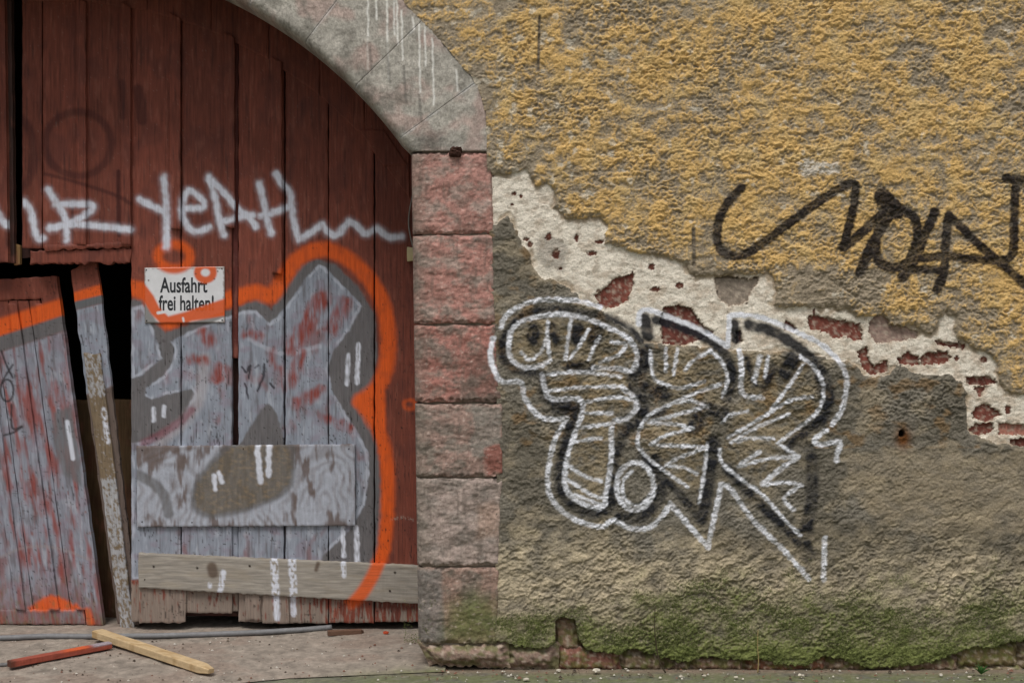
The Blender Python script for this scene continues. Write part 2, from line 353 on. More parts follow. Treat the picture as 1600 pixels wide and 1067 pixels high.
# ------------------------------------------------------------------ house wall
AC = (14.0, 664.0); RI, RO = 754.0, 910.0      # arch centre and radii in wall-plane pixels
def stone_zone(px, py):
    """signed distance-like: negative inside the arch and jamb stones or the gateway"""
    r = np.hypot(px-AC[0], py-AC[1]); ax = np.abs(px-AC[0])
    right = np.interp(py, [190, 237, 500, 620, 750, 1000], [754, 755, 762, 771, 771, 765])
    dj = np.where(py > 175, ax-right, 1e3)
    circ = np.where(py < AC[1], r-RO, 1e3)
    sh = np.interp(py, [60, 127, 140, 155, 175, 200, 240], [700, 734, 741, 747, 751, 753, 754])
    circ = np.where(py > 118, np.where(py < 240, ax-sh, 1e3), circ)
    return np.minimum(dj, circ)
CREAM = [(760,270),(795,272),(822,264),(831,278),(840,292),(855,287),(865,300),(866,325),(880,335),(893,341),(908,343),(935,338),(952,350),(947,367),(947,381),(974,386),(996,398),(1032,398),(1059,408),(1076,420),(1089,433),(1115,433),(1136,428),(1177,428),(1201,425),(1211,446),(1218,456),(1205,480),(1229,483),(1256,477),(1291,480),(1325,483),(1335,494),(1359,497),(1380,487),(1387,507),(1428,511),(1456,525),(1468,500),(1476,487),(1493,497),(1493,525),(1514,542),(1541,552),(1555,566),(1564,600),(1577,613),(1600,616),(1660,622),(1690,650),(1700,700),
 (1660,715),(1595,697),(1561,692),(1535,687),(1511,676),(1510,645),(1509,611),(1503,597),(1482,584),(1443,587),(1401,569),(1388,587),(1349,588),(1343,576),(1322,563),(1290,560),(1232,552),(1151,545),(1088,541),(1011,537),(985,520),(970,511),(935,483),(908,467),(898,454),(872,440),(845,435),(835,418),(820,386),(808,364),(798,345),(791,338),(776,352),(760,356)]
# holes in the lime plaster: polygon, brick colour, depth of the hole
RED = lin(122, 72, 62); DRED = lin(108, 64, 56); PGREY = lin(150, 128, 118); GREYST = lin(140, 128, 116)
HOLES = [([(929,462),(947,450),(953,443),(959,435),(984,430),(989,425),(990,445),(981,469),(959,481),(940,479)], RED),
 ([(1032,500),(1038,481),(1060,477),(1080,483),(1098,508),(1115,520),(1097,530),(1060,541),(1036,535)], DRED),
 ([(1117,435),(1136,430),(1172,437),(1187,432),(1172,460),(1165,474),(1140,478),(1122,465)], GREYST),
 ([(1262,497),(1270,492),(1345,507),(1348,530),(1335,532),(1322,525),(1302,529),(1290,518),(1267,514)], RED),
 ([(1360,500),(1375,491),(1400,507),(1437,520),(1432,528),(1410,532),(1370,536),(1358,520)], PGREY),
 ([(1340,548),(1356,543),(1358,565),(1366,572),(1386,563),(1387,580),(1362,585),(1350,578)], RED),
 ([(1404,561),(1418,550),(1437,558),(1436,570),(1408,569)], RED), ([(1439,559),(1450,551),(1480,549),(1487,560),(1475,568),(1440,570)], RED),
 ([(1461,531),(1480,535),(1500,534),(1511,540),(1505,546),(1465,538)], DRED), ([(1509,590),(1545,588),(1560,598),(1540,602),(1512,599)], DRED),
 ([(1522,605),(1543,604),(1531,621)], RED), ([(1519,645),(1535,630),(1552,637),(1564,647),(1545,659),(1530,657),(1522,652)], RED),
 ([(1513,671),(1525,662),(1551,662),(1554,673),(1530,681)], RED), ([(1560,661),(1610,665),(1612,681),(1562,679)], lin(165, 112, 98)), ([(1578,687),(1615,683),(1618,703),(1583,697)], DRED),
 ([(1228,500),(1245,512),(1240,520),(1226,514)], DRED), ([(1150,520),(1158,515),(1160,532),(1152,535)], DRED)]
CHIPS = [(803,303,4,3), (814,307,3,3), (800,320,3,2), (822,374,5,3), (828,382,4,5), (857,370,5,6), (869,397,6,8), (901,372,4,6), (925,396,8,4), (936,378,7,3), (1018,417,5,5), (1024,452,8,4), (1062,446,6,5), (1272,487,2,5), (1495,560,4,4), (1537,562,6,5), (1575,640,5,7), (935,455,3,3), (876,420,3,2)]
BOT = [(700,1002),(780,1001),(800,1007),(830,1012),(862,1009),(868,1000),(866,968),(880,963),(898,968),(905,1000),(920,1017),(968,1021),(985,1011),(1030,1024),(1060,1034),(1085,1031),(1100,1025),(1160,1031),(1190,1028),(1215,1038),(1260,1039),(1290,1024),(1330,1034),(1360,1043),(1400,1041),(1450,1034),(1490,1021),(1520,1009),(1550,1011),(1580,1000),(1640,1000),(1800,1020),(2400,1010),(4000,1015)]
def render_relief(px, py):
    """thrown render: crusts with torn edges and pits, dragged slightly upward to the right towards the foot"""
    wx = px+6*noise(px/19, py/19, 11)+3*noise(px/7, py/7, 13); wy = py+6*noise(px/19, py/19, 12)+3*noise(px/7, py/7, 14)
    lowr = sstep(640, 880, py); rough = .8+.6*noise(px/75, py/75, 25)
    def field(tilt, el, k, fs):
        b = wy+tilt*wx; a = wx-tilt*wy
        a = a*fs; b = b*fs
        n1 = noise(a/23/el, b/15, 21+k); n2 = noise(a/10/el, b/6.6, 22+k); n3 = noise(a/5/el, b/3.9, 23+k); n4 = noise(px/2.7, py/2.7, 26+k)
        cr = .5-1.9*np.abs(noise(a/13/el, b/8.5, 27+k))
        n5 = np.tanh(2.2*noise(px/5.5, py/4.6, 28+k))
        return .24*np.tanh(2.4*n1)+.27*n2*rough*1.2+.10*cr*rough+.26*n3*rough+.17*n4+.17*n5*rough
    h = field(.12, 1.0, 0, 1.12)*(1-lowr)+field(.62, 1.45, 40, 1.15)*lowr
    return h+.22*noise(px/55, py/48, 24)+.1
def wall_fields(px, py):
    h = render_relief(px, py)
    jx = px+3.0*noise(px/9, py/9, 31)+4*noise(px/28, py/28, 33); jy = py+3.0*noise(px/9, py/9, 32)+4*noise(px/28, py/28, 34)
    dc = sdf_poly(jx, jy, CREAM, 60)
    split = np.interp(px, [772, 900, 1010, 1150, 1330, 1500, 1560, 4000], [300, 400, 470, 490, 530, 560, 640, 660])
    upper = py < split
    cream = dc < 0
    bot = np.interp(px, [p[0] for p in BOT], [p[1] for p in BOT])+3*noise(px/9, py*0, 35)+2*noise(px/4, py*0, 36)
    below = py > bot
    hole = np.full(px.shape, 1e3)
    for p, _c in HOLES: hole = np.minimum(hole, sdf_poly(px+2.2*noise(px/6, py/6, 37), py+2.2*noise(px/6, py/6, 38), p, 20)+1.5*noise(px/2.8, py/2.8, 39))
    return h, dc, upper, cream, below, hole
MOSS = []
def build_wall_patch(xs, ys):
    px, py = np.meshgrid(xs, ys); shape = px.shape; px = px.ravel(); py = py.ravel()
    h, dc, upper, cream, below, hole = wall_fields(px, py)
    thick = np.where(upper, .013, .008)
    amp = np.where(upper, .0125, .0125)*np.interp(px, [775, 830], [.7, 1])
    smoothpatch = poly(px+8*noise(px/20, py/20, 41), py+8*noise(px/20, py/20, 42), [(1318,708),(1400,700),(1500,712),(1640,694),(1640,832),(1440,838),(1370,815),(1330,775)], 8)
    amp = amp*(1-.3*smoothpatch)
    edge = sstep(0, 7, dc)
    y = -np.where(cream, .0022*fbm(px/16, py/13, 43, 4)*2.2+.0012*noise(px/4, py/4, 44), thick*(.55+.45*edge)+amp*h*(.35+.65*edge))
    y = np.where(cream & (hole < 0), .034, y+.004*cream*(1-sstep(0, 5, hole))*sstep(-.2, .2, noise(px/12, py/12, 75)))
    scr = stroke(px, py, [(1083,358),(1084,415)], 3, 1.5)+stroke(px, py, [(843,28),(841,112)], 2, 1)
    y = y+.006*scr
    y = np.where(below, .05, y)
    # colours
    lo = fbm(px/95, py/80, 51, 3); mid = fbm(px/26, py/20, 52, 3); fi = noise(px/3.2, py/3.2, 53)
    bias = np.interp(stone_zone(px, py), [0, 25, 90], [-.22, -.02, .06])+np.interp(dc, [0, 22], [-.28, 0])-.5*poly(px, py, [(1200,470),(1215,415),(1300,420),(1380,440),(1360,490),(1260,480)], 20)
    ym = sstep(-.22, .40, lo*.62+mid*.38+h*.78+fi*.18+bias+.02)
    yel = lin(208, 172, 112)[None]*(1+.22*mid+.1*fi)[:, None]
    yel = over(yel, lin(208, 182, 132), sstep(.05, .4, fbm(px/40, py/50, 54, 3)+.1)*.5)
    gre = lin(156, 143, 124)[None]*(1+.35*mid+.15*fi)[:, None]
    cu = over(gre, yel, ym)
    cu = over(cu, lin(205, 196, 182), poly(px+3*noise(px/6, py/6, 55), py+3*noise(px/6, py/6, 56), [(1246,256),(1262,246),(1275,254),(1312,256),(1310,272),(1250,275)], 3)*sstep(-.3, .2, noise(px/6, py/5, 57)+.35))
    cu = over(cu, lin(208, 200, 184), sstep(.33, .45, fbm(px/22, py/22, 58, 3)+.1*(px < 1000))*.6)
    cu = over(cu, lin(120, 110, 96), np.clip(scr, 0, 1))
    # grey lower render
    cl = lin(126, 120, 109)[None]*(1+.6*mid+.3*fi)[:, None]
    cl = over(cl, lin(96, 90, 78), sstep(-.1, .3, lo+.4*mid+.1)*.55*(1-sstep(820, 900, py)))
    cl = over(cl, lin(142, 108, 62), sstep(.1, .4, fbm(px/34, py/26, 59, 3)+.05)*.45*(py < 700))
    cl = over(cl, lin(168, 152, 126), smoothpatch*np.clip(.42+.5*mid, 0, .7))
    cl = over(cl, lin(168, 154, 130), sstep(.0, .35, fbm(px/60, py/42, 77, 4))*.5)
    tan = sstep(815, 880, py+70*lo+25*mid)
    cl = over(cl, lin(188, 173, 146)[None]*(1+.35*mid+.3*h)[:, None], tan*np.clip(.55+.6*mid+.35*h, 0, .9))
    cl = over(cl, lin(84, 78, 66), sstep(805, 845, py+40*lo)*(1-sstep(850, 905, py+50*lo))*.4*(px > 1100))
    moss = sstep(895, 1008, py+85*fbm(px/120, py/60, 60, 2)+45*mid+np.interp(px, [780, 1000, 1100, 1400, 1500, 1600], [-35, 5, 22, 10, -14, 14]))
    mc = lin(88, 95, 52)[None]*(1+.6*mid+.5*h+.15*fi)[:, None]
    mc = over(mc, lin(118, 128, 68), sstep(985, 1010, py+20*lo)*.6*sstep(-.2, .3, h+.2))
    cl = over(cl, mc, np.clip(moss*(.72+.5*fi+.5*mid+.25*h)+.35*sstep(1000, 1020, py), 0, .93))
    # lime plaster
    cc = lin(234, 225, 210)[None]*(1+.14*mid+.05*fi)[:, None]
    cc = over(cc, lin(196, 178, 158), sstep(.0, .35, fbm(px/30, py/24, 63, 3)+np.interp(px, [800, 1300, 1600], [-.1, .06, .1]))*.6)
    cc = over(cc, lin(166, 158, 148), poly(px+5*noise(px/9, py/9, 64), py+5*noise(px/9, py/9, 65), [(838,372),(862,368),(886,380),(886,402),(880,424),(850,420),(838,400)], 5)*.75)
    for (qx, qy, rx, ry) in CHIPS:
        d2 = ((px-qx)/rx)**2+((py-qy)/ry)**2+.8*noise(px/3, py/3, 68)
        s = sstep(1.3, .8, d2); cc = over(cc, lin(98, 60, 50), s); y = np.where(cream, y+.004*s, y)
    cc = over(cc, lin(150, 128, 108), (1-sstep(0, 4, np.abs(hole)))*.5)
    lay = (1-sstep(2, 9, -dc+5*noise(px/10, py/10, 72)))*sstep(-.15, .1, noise(px/45, py/45, 73)+.05)
    cc = over(cc, lin(178, 158, 132), lay*.75); y = np.where(cream, y+.003*lay, y)
    cc = over(cc, lin(170, 154, 136), sstep(.08, .3, fbm(px/14, py/11, 74, 4))*.45)
    crack = np.abs(noise(px/40, py/30, 69)+.3*noise(px/9, py/9, 70)); cc = over(cc, lin(140, 126, 110), (1-sstep(.0, .012, crack))*.6)
    c = np.where(cream[:, None], cc, np.where(upper[:, None], cu, cl))
    c = graffiti_wall(px, py, c, np.where(cream, .6, h))
    # rust stain round the old anchor hole
    rs = np.exp(-(((px-1410)/11)**2+((py-684)/15)**2)); c = over(c, lin(110, 66, 26), np.clip(rs*1.1, 0, .9))
    y = y+.03*sstep(1, .5, ((px-1408)/5.5)**2+((py-677)/6)**2); c = over(c, lin(30, 22, 16), sstep(1.2, .6, ((px-1408)/5.5)**2+((py-677)/6)**2))
    c = np.where(below[:, None], lin(96, 82, 68)[None]*(1+.6*mid)[:, None], c)
    MOSS.append((moss*(~cream)*(~below)*(~upper)*(py < 1060)*(h > -.25)))
    V = np.stack([PX(px, 0), y, PZ(py, 0)], 1)
    F = grid_faces(*shape)
    sz = stone_zone(px, py)
    keep = (sz[F] > -9).all(1)
    F = F[keep]
    # three parts by what covers the wall there
    cr = cream[F].sum(1) >= 3; up = upper[F].sum(1) >= 3
    return V, c, F, cr, up
def compact(V, c, F):
    u, inv = np.unique(F.ravel(), return_inverse=True)
    return V[u], c[u], inv.reshape(F.shape)
wall = thing('house_wall', (1.0, 0, 0), 'old house wall of peeling yellow render, lime plaster and mossy grey render', 'wall')
xs = axis([(632, 1612, 1.3), (1612, 1760, 4), (1760, 3200, 30)]); ys = axis([(-900, -40, 30), (-40, -12, 4), (-12, 1062, 1.3)])
V, c, F, cr, up = build_wall_patch(xs, ys)
for nm, sel, lb in (('yellow_render', up & ~cr, 'rough yellow render worn grey'), ('lime_plaster', cr, 'bare cream lime plaster with holes down to the brick'), ('grey_render', ~up & ~cr, 'rough grey brown render, mossy at the foot')):
    a, b, f = compact(V, c, F[sel]); mk(nm, a, f[:, ::-1], b, M_REND, wall, label=lb)
ms = MOSS[0]*(V[:, 0] < 2.2)*sstep(-.1, .35, fbm(V[:, 0]*9, V[:, 2]*9, 76, 3)+.12); rs_ = np.random.RandomState(3)
pick = rs_.choice(len(V), 26000, p=ms/ms.sum()); P0 = V[pick]; n_ = len(P0)
th = rs_.rand(n_)*6.283; L_ = .0025+.006*rs_.rand(n_)**2; dirs = np.stack([np.cos(th)*.8, -.35-.6*rs_.rand(n_), np.sin(th)*.6+.35], 1)*L_[:, None]
sdv = np.stack([np.sin(th), np.zeros(n_), -np.cos(th)], 1)*(.0011+.0009*rs_.rand(n_))[:, None]
TV = np.stack([P0+sdv, P0-sdv, P0+dirs], 1).reshape(-1, 3); TC = np.repeat(lin(100, 109, 60)[None]*(.55+.9*rs_.rand(n_, 1)), 3, 0)
mk('moss', TV, np.arange(n_*3).reshape(-1, 3), TC, M_LEAF, wall, kind='stuff', label='green moss growing over the foot of the grey render', smooth=False)
xs = axis([(-2200, 638, 14)]); xs[-1] = 636; ys = axis([(-900, 1062, 14)])
V, c, F, cr, up = build_wall_patch(xs, ys)
F = F[(V[F][:, :, 2].mean(1) > PZ(-6, 0)) | (V[F][:, :, 0].mean(1) < PX(-640, 0))]
a, b, f = compact(V, c, F); mk('yellow_render', a, f[:, ::-1], b, M_REND, wall)
# roof-side body of the house so that no sky light leaks in behind
mk('wall_core', [(-7.5, .82, 0), (-3.65, .82, 0), (-3.65, .82, 2.9), (-.27, .82, 2.9), (-.27, .82, 0), (6, .82, 0), (6, .82, 3.55), (-7.5, .82, 3.55), (-7.5, .08, 3.55), (6, .08, 3.55), (6, .08, 0), (-7.5, .08, 0)],
   [[0, 1, 2, 7], [2, 3, 6, 7], [3, 4, 5, 6], [7, 6, 9, 8], [6, 5, 10, 9], [0, 7, 8, 11]], np.tile(lin(120, 108, 92), (12, 1)), M_REND, wall, smooth=False)
def brickface(px, py, base, seed):
    n1 = fbm(px/9, py/7, seed, 3); c = np.asarray(base)[None]*(1+.5*n1+.25*noise(px/2.5, py/2.5, seed+1))[:, None]
    return over(c, lin(186, 172, 156), sstep(.1, .42, fbm(px/8, py/6, seed+2, 3)+.1)*.6)
for i, (p, bc) in enumerate(HOLES):
    xs_ = [q[0] for q in p]; ys_ = [q[1] for q in p]
    x0, x1, y0, y1 = min(xs_)-5, max(xs_)+5, min(ys_)-5, max(ys_)+5
    sl = .10 if i == 3 else 0
    top = 10 if i == 2 else 0      # the cavity shows a stone low in a dark pocket
    o = plank('brick', wall, [(x0, y0+top), (x1, y0+top+sl*(x1-x0)), (x1, y1+sl*(x1-x0)), (x0, y1)], *(.05, .038), lambda a, b, bc=bc, i=i: graffiti_wall(a, b, brickface(a, b, bc, 100+i*3), np.full(a.shape, .5)), M_BRICK, res=2.2, bev=3, rough=.003, seed=i+40)
FST = [(868,905,962,1018,lin(150,124,104)), (874,970,1014,1050,lin(134,92,80)), (972,1036,1020,1050,lin(122,104,84)), (1040,1078,1030,1051,lin(112,92,78)), (1082,1160,1022,1051,lin(136,110,92)), (1164,1290,1028,1052,lin(128,88,70)), (1294,1384,1022,1051,lin(118,98,80)), (1388,1500,1030,1052,lin(122,98,82)), (1496,1590,1002,1044,lin(122,108,76)), (1500,1600,1044,1056,lin(128,112,92)), (1594,1720,1000,1050,lin(118,102,80)), (1725,1900,1012,1050,lin(124,100,84))]
for i, (x0, x1, y0, y1, bc) in enumerate(FST):
    def fc(a, b, bc=bc, i=i):
        c = brickface(a, b, bc*.85, 200+i*3); return over(c, lin(96, 104, 50), sstep(.0, .35, fbm(a/18, b/12, 260+i, 3)+.12)*.6)
    dd = .018 if i else .035
    plank('foundation_stone', wall, [(x0-3, y0-4+3*math.sin(i*2.1)), (x1+3, y0-4+5*math.sin(i*3.3)), (x1+4, y1+2), (x0-4, y1+2)], dd+.035, .045, fc, M_STONE, res=2, bev=12, wob=3, rough=.006, seed=i+60, bevd=.026)

# ------------------------------------------------------------------ stone archway
arch = thing('stone_archway', (PX(705, 0), .1, 0), 'carriage archway of pink sandstone jamb blocks under a grey stone arch', 'archway')
DEPTH = .64
def stone_grid(name, pxg, pyg, colf, parent, seed, round_in=14, round_out=3, amp=.004, proud=.012, inner_sign=None, label=None, edge=3, jd=.007, cj=1.0, depth=DEPTH):
    """front face on a (n,m) grid of wall pixels; column 0 is the gateway side and is rounded off and carried back as the reveal"""
    n, m = pxg.shape
    dl = np.hypot(pxg-pxg[:, :1], pyg-pyg[:, :1]); dr = np.hypot(pxg-pxg[:, -1:], pyg-pyg[:, -1:])
    dt = np.hypot(pxg-pxg[:1], pyg-pyg[:1]); db = np.hypot(pxg-pxg[-1:], pyg-pyg[-1:])
    y = -proud-amp*(fbm(pxg/30, pyg/26, seed, 3)*1.6+.5*fbm(pxg/7, pyg/5, seed+4, 3))
    y = y+jd*(1-sstep(0, edge, np.minimum(dt, db)+cj*noise(pxg/7, pyg/7, seed+7)+cj*.8*noise(pxg/22, pyg/22, seed+9)))
    t = np.clip(1-dl/round_in, 0, 1); y = y+round_in*S*(1-np.sqrt(np.clip(1-t*t, 0, 1)))
    y = y+.014*(1-sstep(0, round_out, dr))
    X = PX(pxg, 0); Z = PZ(pyg, 0)
    V = np.stack([X, y, Z], -1); c = colf(pxg.ravel(), pyg.ravel()).reshape(n, m, 3)
    # reveal columns behind column 0
    rev = []
    for k in (1, 2, 3, 4, 5, 6): q = V[:, 0].copy(); q[:, 1] = y[:, 0]+(depth-y[:, 0])*(k/6); rev.append(q)
    Vr = np.stack(rev[::-1], 1); cr_ = np.repeat(c[:, :1], 6, 1)*.92
    V = np.concatenate([Vr, V], 1); c = np.concatenate([cr_, c], 1); mm = m+6
    # top and bottom skirts close the joints
    top = V[0].copy(); top[:, 1] += .05; bot = V[-1].copy(); bot[:, 1] += .05
    V = np.concatenate([top[None], V, bot[None]], 0); c = np.concatenate([c[:1]*.7, c, c[-1:]*.7], 0)
    rt = V[:, -1:].copy(); rt[:, :, 1] += .06; V = np.concatenate([V, rt], 1); c = np.concatenate([c, c[:, -1:]*.8], 1)
    N, Mm = V.shape[:2]
    F = grid_faces(N, Mm)
    return mk(name, V.reshape(-1, 3), F[:, ::-1], c.reshape(-1, 3), M_STONE, parent, label=label)
def jamb_col(i):
    red = [.62, .66, .78, .28, .1, .24][i]
    def f(a, b):
        n1 = fbm(a/34, b/26, 300+i*5, 4); n2 = fbm(a/9, b/5, 301+i*5, 3)
        c = [lin(172, 150, 140), lin(166, 146, 136), lin(150, 128, 118), lin(144, 132, 122), lin(158, 146, 138), lin(140, 126, 114)][i][None]*(1+.35*n1+.4*n2)[:, None]
        c = over(c, lin(172, 112, 102)[None]*(1+.35*n2)[:, None], np.clip(red*sstep(-.25, .25, n1+.35*n2+.12), 0, .9))
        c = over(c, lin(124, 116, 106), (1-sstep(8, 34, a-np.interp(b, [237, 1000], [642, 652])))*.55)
        c = over(c, lin(112, 104, 96), sstep(.05, .4, fbm(a/50, b/40, 320+i, 3))*.55)
        c = over(c, lin(104, 94, 86), sstep(.12, .4, fbm(a/11, b/70, 333+i, 3))*.5)
        if i in (2,): c = over(c, lin(104, 88, 80), sstep(690, 760, a)*sstep(530, 560, b)*.6)
        if i == 3:
            c = over(c, lin(140, 88, 78), poly(a+3*n2*4, b+10*n1, [(756,700),(768,690),(790,690),(790,744),(762,742),(758,725)], 5)*.85)
            c = over(c, lin(134, 128, 120), poly(a, b, [(737,636),(782,636),(782,690),(756,700),(752,716),(738,712),(733,690),(742,672)], 3)*.75)
        if i == 4: c = over(c, lin(176, 148, 132), poly(a, b, [(748,790),(770,783),(784,790),(780,835),(745,840)], 8)*.6)
        if i == 5:
            c = over(c, lin(118, 114, 110), poly(a, b, [(640,890),(690,888),(696,1004),(640,1004)], 4)*.75)
            c = over(c, lin(96, 104, 56), poly(a+10*n1, b, [(705,945),(740,925),(775,940),(785,1006),(690,1006)], 22)*.75)
        c = over(c, lin(190, 174, 164), sstep(.3, .6, n2+.1)*.55)
        c = c*(1+.22*noise(a/2.6, b/2.6, 330+i)+.25*fbm(a/12, b/9, 331+i, 3))[:, None]
        c = over(c, lin(84, 66, 60), sstep(.55, .75, noise(a/4, b/3.4, 332+i))*.6)
        return graffiti_wall(a, b, c, np.full(a.shape, .5))
    return f
JY = [238, 367, 507, 630, 746, 885, 1006]
def jl(b): return np.interp(b, [237, 1006], [642, 653])
def jr(b): return np.interp(b, [237, 500, 600, 625, 750, 790, 1006], [768, 775, 781, 786, 787, 783, 778])
for side in (0, 1):
    for i in range(6):
        st = 1.6 if side == 0 else 9
        yy = np.arange(JY[i]+1.2, JY[i+1]-.8, st); u = np.linspace(0, 1, int(135/st))
        yg = yy[:, None]+0*u[None]
        # uneven bed joints
        k = np.linspace(0, 1, len(yy))[:, None]
        xx = jl(yg)+(jr(yg)-jl(yg))*u[None]
        yg = yg+(1-k)**6*1.8*noise(xx/18, xx*0, 400+i)+k**6*1.8*noise(xx/18, xx*0+5, 401+i)
        if side: xx = 2*AC[0]-xx
        f = jamb_col(i)
        o = stone_grid('jamb_stone', xx, yg, f if not side else (lambda a, b, f=f: f(2*AC[0]-a+4000*0, b)), arch, 410+i, round_in=16, amp=.007, edge=4.5, jd=.010, cj=4.0)
        if side: o.data.flip_normals()
def arch_col(a, b):
    n1 = fbm(a/40, b/40, 340, 4); n2 = fbm(a/5, b/9, 341, 3)
    c = lin(172, 167, 158)[None]*(1+.2*n1+.3*n2)[:, None]
    c = over(c, lin(176, 146, 138), sstep(.0, .35, fbm(a/60, b/50, 342, 3)+.08)*.55)
    r = np.hypot(a-AC[0], b-AC[1])
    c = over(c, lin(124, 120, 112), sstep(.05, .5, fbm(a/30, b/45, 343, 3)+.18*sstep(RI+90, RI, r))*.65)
    c = over(c, lin(86, 82, 76), np.exp(-((a-672)/26)**2-((b-222)/14)**2)*.8)
    ang = np.degrees(np.arctan2(AC[1]-b, np.abs(a-AC[0])))
    for q in (36.2, 44.3, 52.2, 60.2, 68.2, 76.2, 85):
        dj = np.abs((ang-q)*r*.01745+1.5*noise(r/14, q+r*0, 345)); on_ = sstep(-.25, .25, noise(r/40, q*3+r*0, 346)+.05)
        c = over(c, lin(186, 186, 184), (1-sstep(1.2, 3.6, dj))*on_*.5); c = over(c, lin(112, 108, 102), (1-sstep(.5, 1.6, dj))*(1-on_)*.35)
    c = c*(1+.3*noise(a/2.6, b/2.6, 347)+.2*fbm(a/14, b/14, 348, 3))[:, None]
    drip = np.zeros(a.shape)
    for (x_, t_, b_) in ((574,-60,58),(587,-60,32),(604,-60,66),(615,-60,55),(620,-20,70),(628,18,95),(645,30,46),(655,40,145),(664,45,104),(676,62,165),(713,112,143),(540,-80,-8),(560,-70,-5),(574,58,110),(606,66,125)):
        drip = np.maximum(drip, stroke(a+1.2*noise(a*0, b/14, int(x_)), b, [(x_, t_), (x_+2, b_)], 1.5, .9)*(1 if t_ < 57 or x_ > 640 else .35))
    c = over(c, lin(226, 224, 218), drip*.85)
    for (x_, t_, b_) in ((578,75,118),(606,90,130),(631,105,160),(655,150,190)): c = over(c, lin(92, 90, 86), stroke(a, b, [(x_, t_), (x_+4, b_)], 2, 1.5)*.5)
    return c
def ring_grid(a0, a1, st):
    aa = np.radians(np.linspace(a1, a0, max(4, int(math.radians(a1-a0)*830/st)))); rr = np.linspace(RI, RO, int((RO-RI)/st))
    A, R = np.meshgrid(aa, rr, indexing='ij'); return AC[0]+R*np.cos(A), AC[1]-R*np.sin(A)
JA = [36.2, 44.3, 52.2, 60.2, 68.2, 76.2, 85, 95, 103.8, 111.8, 119.8, 127.8, 135.7, 143.8]
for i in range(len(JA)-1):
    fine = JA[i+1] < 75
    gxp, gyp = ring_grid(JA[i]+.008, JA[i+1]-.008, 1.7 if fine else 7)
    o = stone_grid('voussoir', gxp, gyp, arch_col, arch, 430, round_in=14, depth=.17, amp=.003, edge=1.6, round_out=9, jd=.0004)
# springer stones: below the lowest joint, flat bed on the jamb
for side in (0, 1):
    st = 1.7 if side == 0 else 8
    A0 = math.radians(36.192); u = np.linspace(0, 1, int(155/st)); v = np.linspace(0, 1, int(75/st))
    ix, iy = AC[0]+RI*math.cos(A0), AC[1]-RI*math.sin(A0); ox, oy = AC[0]+RO*math.cos(A0), AC[1]-RO*math.sin(A0)
    vv = v[:, None]; uu = u[None]
    inx, iny = ix+(641-ix)*vv, iy+(237-iy)*vv
    oux = ox*(1-vv)**2+2*768.5*vv*(1-vv)+768*vv**2; ouy = oy*(1-vv)**2+2*(oy+34)*vv*(1-vv)+237*vv**2   # rounded shoulder
    gxp = inx+(oux-inx)*uu; gyp = iny+(ouy-iny)*uu
    if side: gxp = 2*AC[0]-gxp
    o = stone_grid('springer_stone', gxp, gyp, arch_col if not side else (lambda a, b: arch_col(2*AC[0]-a, b)), arch, 430, round_in=14, depth=.17, amp=.003, edge=1.6, round_out=8, jd=.0004)
    if side: o.data.flip_normals()
# plinth under the jamb
def plinth_col(a, b):
    c = brickface(a, b, lin(140, 118, 106), 350); return over(c, lin(98, 104, 60), sstep(-.05, .3, fbm(a/22, b/12, 352, 3)+.05)*.65)
plank('plinth_stone', arch, [(652,1005),(792,1002),(798,1047),(668,1042)], .10, .125, plinth_col, M_STONE, res=2, bev=20, wob=3, rough=.003, seed=71, bevd=.035)
plank('plinth_stone', arch, [(786,1004),(872,1006),(874,1049),(790,1049)], .10, .105, plinth_col, M_STONE, res=2, bev=20, wob=3, rough=.003, seed=73, bevd=.03)
lump('iron_stub', (PX(712, 0), -.012, PZ(239, 0)), (.026, .022, .022), lin(62, 40, 32), M_RUST, arch, 5, 3, label='rusty broken iron stub in the joint')
V = [(PX(a, 0), -.004+.03*k, PZ(b, 0)) for k in (0, 1) for a, b in ((660,230),(772,230),(772,1010),(660,1010))]
mk('mortar', [(p[0], p[1]+.006, p[2]) for p in V], [[3, 2, 1, 0], [0, 1, 5, 4], [4, 7, 3, 0]], np.tile(lin(120, 110, 98), (8, 1)), M_STONE, arch, smooth=False)

# ------------------------------------------------------------------ paint on the gate (pixels at the gate plane)
GD = .50
WHITE_TAG = [[(-12,318),(0,340),(10,352)], [(38,315),(48,330),(54,357),(59,372),(67,372)], [(75,297),(87,315),(102,342),(104,375)], [(87,320),(117,319),(144,321),(140,331),(117,345),(78,358)], [(77,356),(120,351),(160,354),(204,359)],
 [(218,312),(237,322),(257,331)], [(256,277),(260,325),(260,386)], [(290,326),(316,324),(316,313),(296,298),(286,313),(285,337),(295,356),(308,362),(327,355)],
 [(326,277),(335,305),(342,340),(350,367)], [(331,282),(352,304),(372,327),(387,338),(400,354)], [(346,347),(370,340),(395,336)], [(405,287),(412,315),(417,342),(424,365)], [(407,338),(430,331),(450,324)],
 [(432,272),(441,288),(452,300),(456,325),(460,350),(466,374)], [(466,374),(480,367),(504,351)], [(504,351),(514,364),(527,367),(545,346)], [(545,346),(556,351),(570,365),(590,357)], [(590,357),(607,370),(627,370)]]
GREY_BASE = [(195,470),(225,466),(258,520),(300,505),(372,478),(405,467),(424,483),(445,452),(470,415),(495,404),(525,414),(560,448),(585,490),(590,560),(580,605),(556,627),(585,670),(594,720),(598,800),(590,870),(575,905),(195,905)]
